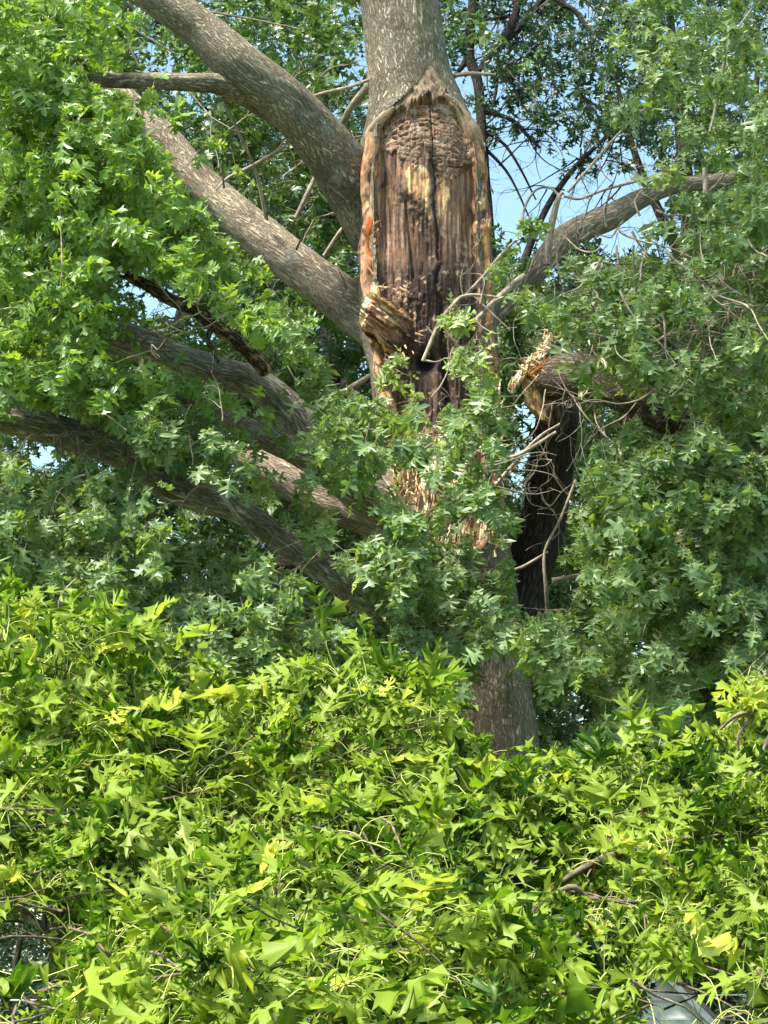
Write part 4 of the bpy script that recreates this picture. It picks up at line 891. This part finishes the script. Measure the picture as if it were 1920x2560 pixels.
for q in range(46):
    x, y = rng.uniform(1190, 1560), rng.uniform(-20, 480); tw += wander(P(x, y, 26), (rng.normal(0, 1), rng.normal(0, .3), rng.normal(-.3, .9)), M(rng.uniform(120, 260), 26), M(2.6, 26), 900 + q, .32, 2, 12, None, 0, 4)
twig_mesh(tw, BARKB, t3, "twigs", 4)
R4 = ["000000000000000003444321", "000000000000000003444332", "000000000000000002444332", "000000000000000001334443", "000000000000000000023344", "000000000000000000001245", "000000000000000000000145", "000000000000000022222356", "000000000000000765567777"] + ["000000000000000776777777"] * 3 + ["000000000000000532777777", "000000000000000522777777", "000000000000000533777777"] + ["000000000000000777777777"] * 10
t4 = bg_tree("tree on the far right whose sparse top lets the blue sky through", (1750, 0, 28), [[(1800, 3300, 28, 60), (1780, 1800, 28, 45), (1740, 800, 28, 28), (1700, 300, 28, 16), (1660, -100, 28, 8)], [(1740, 900, 28, 22), (1860, 500, 28, 12), (1900, 100, 28, 6)], [(1730, 700, 28, 18), (1600, 420, 28, 10), (1540, 200, 28, 5)]],
             4200, 1180, 2080, -100, 2500, 26.5, 31, R4, 44, size=.16)
# farther trees closing the horizon
for q, (x, Y) in enumerate([(300, 56), (1000, 60), (1750, 54)]):
    t = thing("background_tree", "far rounded tree seen only in scraps low behind the nearer leaves", "tree", tuple(P(x, 1280, Y) * [1, 1, 0]), "far trees closing the horizon")
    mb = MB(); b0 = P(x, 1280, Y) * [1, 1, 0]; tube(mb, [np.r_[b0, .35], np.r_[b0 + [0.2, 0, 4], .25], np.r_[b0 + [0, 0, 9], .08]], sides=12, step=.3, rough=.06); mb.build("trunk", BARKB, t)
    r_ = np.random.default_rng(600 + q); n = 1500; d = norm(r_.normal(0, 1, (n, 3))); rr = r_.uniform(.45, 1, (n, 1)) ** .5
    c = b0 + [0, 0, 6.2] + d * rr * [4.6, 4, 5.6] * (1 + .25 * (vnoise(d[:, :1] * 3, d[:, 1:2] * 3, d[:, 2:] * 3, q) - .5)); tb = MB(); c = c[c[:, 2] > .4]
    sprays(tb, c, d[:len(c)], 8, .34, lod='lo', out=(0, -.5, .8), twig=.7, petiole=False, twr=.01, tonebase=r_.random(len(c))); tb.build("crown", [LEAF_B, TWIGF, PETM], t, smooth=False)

# ------------------------------------------------------------------ the young oak in the foreground
yo = thing("young_oak", "young oak with bright yellow-green pointed leaves filling the near foreground", "tree", tuple(P(880, 1280, 6.6) * [1, 1, 0]))
b0 = np.array(yo.location)
mb = MB(); tip = P(860, 2250, 6.5)
tube(mb, [np.r_[b0, .09], np.r_[b0 + [.05, 0, 1.6], .07], np.r_[(b0 + [0, 0, 3.0]), .05], np.r_[P(870, 2480, 6.4), .03], np.r_[tip, .018]], sides=20, step=.03, rough=.05)
mb.build("trunk", BARK2, yo)
fbr = [[(900, 2700, 6.4, 16), (880, 2500, 6.2, 13), (868, 2290, 6.0, 12), (895, 2200, 5.9, 11), (888, 2130, 5.9, 8), (892, 2040, 5.9, 5)], [(898, 2195, 5.9, 9), (925, 2165, 5.9, 7), (935, 2160, 5.85, 4)], [(885, 2240, 5.9, 7), (960, 2265, 5.8, 5), (1010, 2260, 5.8, 3)],
       [(900, 2700, 6.4, 14), (1150, 2450, 6.2, 12), (1400, 2230, 5.9, 8), (1470, 2245, 5.9, 7), (1600, 2258, 5.9, 4)], [(1150, 2450, 6.2, 10), (1350, 2250, 6.1, 9), (1490, 2155, 6, 10), (1620, 2120, 6, 9), (1720, 2095, 6, 5)], [(1620, 2120, 6, 5), (1680, 2175, 6, 4)],
       [(900, 2700, 6.4, 14), (600, 2560, 6.2, 14), (330, 2390, 5.9, 10), (270, 2280, 5.8, 9), (235, 2200, 5.8, 7), (215, 2120, 5.8, 4)], [(250, 2230, 5.8, 7), (290, 2290, 5.8, 6), (330, 2370, 5.8, 5)],
       [(600, 2560, 6.2, 12), (300, 2500, 6.2, 12), (140, 2350, 6.2, 9), (60, 2280, 6.3, 8), (10, 2240, 6.3, 7)], [(35, 2450, 6.3, 7), (50, 2350, 6.3, 7)], [(112, 2315, 6.2, 6), (110, 2250, 6.2, 5)],
       [(900, 2700, 6.4, 12), (700, 2300, 6.6, 10), (500, 2000, 7, 7), (300, 1800, 7.2, 5), (120, 1600, 7.4, 3)], [(888, 2130, 6.2, 7), (860, 1900, 6.8, 5), (900, 1700, 7.2, 3)], [(1150, 2450, 6.2, 9), (1250, 2150, 6.6, 7), (1400, 2000, 7, 5), (1560, 1880, 7.2, 3)],
       [(1900, 1780, 7.2, 6), (1840, 1790, 7.1, 5), (1800, 1825, 7.1, 3)], [(1960, 1760, 7.2, 7), (1900, 1780, 7.2, 6), (1850, 1830, 7.1, 4), (1845, 1880, 7.1, 3)], [(1480, 2560, 6, 12), (1540, 2300, 6.2, 9), (1750, 2150, 6.6, 6), (2000, 1700, 7.2, 7)], [(900, 2700, 6.4, 14), (1250, 2680, 6, 14), (1480, 2560, 6, 12)]]
for q, br in enumerate(fbr):
    mb = MB(); limb(mb, br, sides=12, step=.015, rough=.08, seed=q); mb.build("branch", TWIGF, yo)
topx = [-50, 0, 60, 200, 330, 370, 400, 450, 520, 600, 700, 800, 870, 1000, 1090, 1150, 1230, 1300, 1370, 1400, 1480, 1540, 1640, 1720, 1800, 1870, 1920, 2000]
topy = [1530, 1525, 1520, 1570, 1640, 1790, 1830, 1790, 1830, 1810, 1760, 1680, 1650, 1690, 1750, 1850, 1890, 1900, 1950, 1980, 1960, 1900, 1900, 1990, 1960, 1920, 1900, 1900]
FGH = [[(-60, 2270), (185, 2240), (215, 2320), (180, 2400), (140, 2560), (-60, 2560)], [(1590, 2450), (1610, 2400), (1720, 2385), (1900, 2440), (1880, 2600), (1600, 2600)], [(1160, 1680), (1335, 1680), (1350, 1850), (1240, 1870), (1170, 1800)]]
def fggap(px, py):
    r_ = np.random.default_rng(len(px)); ok = np.ones(len(px), bool)
    for pl, pr in zip(FGH, (.08, .0, .03)): ok &= ~in_poly(px, py, pl) | (r_.random(len(px)) < pr)
    return ok
topy = [y_ + (62 if x_ < 1050 else 75) for x_, y_ in zip(topx, topy)]
def fg(n, Y0f, Y1f, ya, yb, xa, xb, seed, size, k=9, tb=.5, gapm=.12, extra=None, near=False):
    r_ = np.random.default_rng(seed)
    px = r_.uniform(xa, xb, n); py = r_.uniform(ya, yb, n)
    top = np.interp(px, topx, topy)
    f_ = np.clip((py - top) / (2560 - top), 0, 1.2)
    Y = Y0f + (Y1f - Y0f) * f_ + r_.normal(0, .32, n) * (.3 + f_); Y = np.maximum(Y, Y1f - .35)
    ok = py > top + (Y < 6.2) * 60
    ok &= ~(in_poly(px, py, [(1540, 2380), (1700, 2350), (1930, 2370), (1930, 2700), (1540, 2700)]) & (r_.random(n) < .93)); ok &= ~(in_poly(px, py, FGH[0]) & (r_.random(n) < .85))
    p = P(px, py, Y)
    ok &= r_.random(n) < gapm + 1.15 * sstep(.36, .6, vnoise(p[:, 0] * 3, p[:, 1] * 2, p[:, 2] * 3.4, seed))
    p = p[ok]; m_ = len(p)
    A = norm(np.stack([r_.normal(0, .8, m_) + .3, r_.normal(-.45, .5, m_), r_.normal(.0, .35, m_)], -1))
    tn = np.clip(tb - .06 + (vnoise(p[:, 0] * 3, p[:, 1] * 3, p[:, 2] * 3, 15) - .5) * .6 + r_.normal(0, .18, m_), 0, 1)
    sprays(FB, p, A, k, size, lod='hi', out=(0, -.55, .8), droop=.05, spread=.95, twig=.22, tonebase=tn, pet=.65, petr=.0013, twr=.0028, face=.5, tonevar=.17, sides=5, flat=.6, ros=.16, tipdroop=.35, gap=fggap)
FB = MB()
fg(1250, 6.8, 4.9, 1450, 2650, -80, 2000, 51, .112)
fg(1100, 7.6, 6.0, 1450, 2650, -80, 2000, 52, .108, tb=.12, gapm=.4)  # back layer toned darker, painting shade into the gaps between sprays
fg(60, 4.9, 4.3, 2330, 2640, 450, 1050, 53, .112, tb=.62)
fg(40, 4.9, 4.6, 2380, 2640, 150, 520, 54, .108, tb=.55)
# sprays standing up along the top of the young crown
r_ = np.random.default_rng(58); n = 130; cxp = r_.uniform(-40, 1960, n); cyp = np.interp(cxp, topx, topy) + 20 + np.abs(r_.normal(0, 45, n)); cyp[(cxp > 1120) & (cxp < 1400)] += 60
sprays(FB, P(cxp, cyp, r_.uniform(6.2, 7.0, n)), np.stack([r_.normal(.2, .8, n), r_.normal(-.3, .4, n), r_.normal(.35, .3, n)], -1), 7, .118, lod='hi', out=(0, -.55, .8), droop=.0, spread=.95, twig=.22, tonebase=np.clip(.5 + r_.normal(0, .2, n), 0, 1), pet=.65, petr=.0013, face=.5, sides=5, flat=.6, ros=.16, tipdroop=.2, gap=fggap)
# yellow sprig hanging at the right edge
for (x, y) in [(1880, 1660), (1905, 1700), (1915, 1630), (1890, 1740), (1920, 1760), (1760, 1960), (1730, 1985), (1800, 1930), (1850, 1900), (1700, 2010), (1910, 1690), (1875, 1770)]:
    sprays(FB, P(x, y, 7.2)[None], np.array([[-.6, -.2, -.5]]), 5, .095, lod='hi', tonebase=np.array([1.0]), twig=.16, pet=.4, droop=.9)
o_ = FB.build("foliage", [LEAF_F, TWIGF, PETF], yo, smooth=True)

# ------------------------------------------------------------------ house and cable low on the right
H = thing("house", "white gabled house wall with a grey metal roof edge, bottom right behind the leaves", "house", (P(1560, 1280, 25.4) * [1, 1, 0]).tolist())
WHITE = plain("white siding", (.80, .80, .80), .6); MET = plain("grey metal edge", (.33, .35, .36), .35, metal=.6); ROOF = plain("dark shingles", (.06, .06, .065), .9)
ap = P(1652, 2424, 25.4)
def prism(mb, poly, y0, y1):
    n = len(poly); v = [(x, y0, z) for x, z in poly] + [(x, y1, z) for x, z in poly]
    for a in range(n):
        b = (a + 1) % n; mb.add([v[a], v[b], v[n + b], v[n + a]], [(0, 1, 2, 3)])
    for off in (0, n):
        for a in range(1, n - 1): mb.add([v[off], v[off + a], v[off + a + 1]], [(0, 1, 2)])
w = 1.6; mb = MB(); prism(mb, [(ap[0] - w, .0), (ap[0] + w, .0), (ap[0] + w, ap[2] - w * 1.02), (ap[0], ap[2] - .05), (ap[0] - w, ap[2] - w * 1.02)], 25.45, 26.3); mb.build("wall", WHITE, H, smooth=False)
mb = MB()
for z in np.arange(.3, ap[2] - .25, .18):
    hw = min(w, (ap[2] - .1 - z)); x0, x1 = ap[0] - hw, ap[0] + hw; prism(mb, [(x0, z), (x1, z), (x1, z + .018), (x0, z + .018)], 25.42, 25.45)
mb.build("siding_laps", plain("siding laps", (.45, .47, .52), .7), H, smooth=False)
for sgn in (1, -1):
    mb = MB(); e = (w + .35) * sgn
    prism(mb, [(ap[0], ap[2] + .03), (ap[0] + e, ap[2] + .03 - abs(e) * 1.02), (ap[0] + e, ap[2] - .06 - abs(e) * 1.02), (ap[0], ap[2] - .06)], 25.33, 25.38); mb.build("roof_edge", MET, H, smooth=False)
    mb = MB(); prism(mb, [(ap[0], ap[2] + .10), (ap[0] + e, ap[2] + .10 - abs(e) * 1.02), (ap[0] + e, ap[2] + .034 - abs(e) * 1.02), (ap[0], ap[2] + .034)], 25.34, 26.35); mb.build("roof", ROOF, H, smooth=False)
mb = MB(); q0 = P(-3500, 2522, 23.0); q1 = P(960, 2494, 23.0); q2 = P(5600, 2455, 23.0); tube(mb, [np.r_[q0, .008], np.r_[q1, .008], np.r_[q2, .008]], sides=8, step=1, rough=0)
o_ = mb.build("overhead_cable", plain("pale cable", (.62, .66, .62), .5)); o_['label'] = "thin pale cable running level across the bottom of the view"; o_['category'] = "cable"
print("verts", sum(len(o.data.vertices) for o in bpy.data.objects if o.type == 'MESH'), "faces", sum(len(o.data.polygons) for o in bpy.data.objects if o.type == 'MESH'))
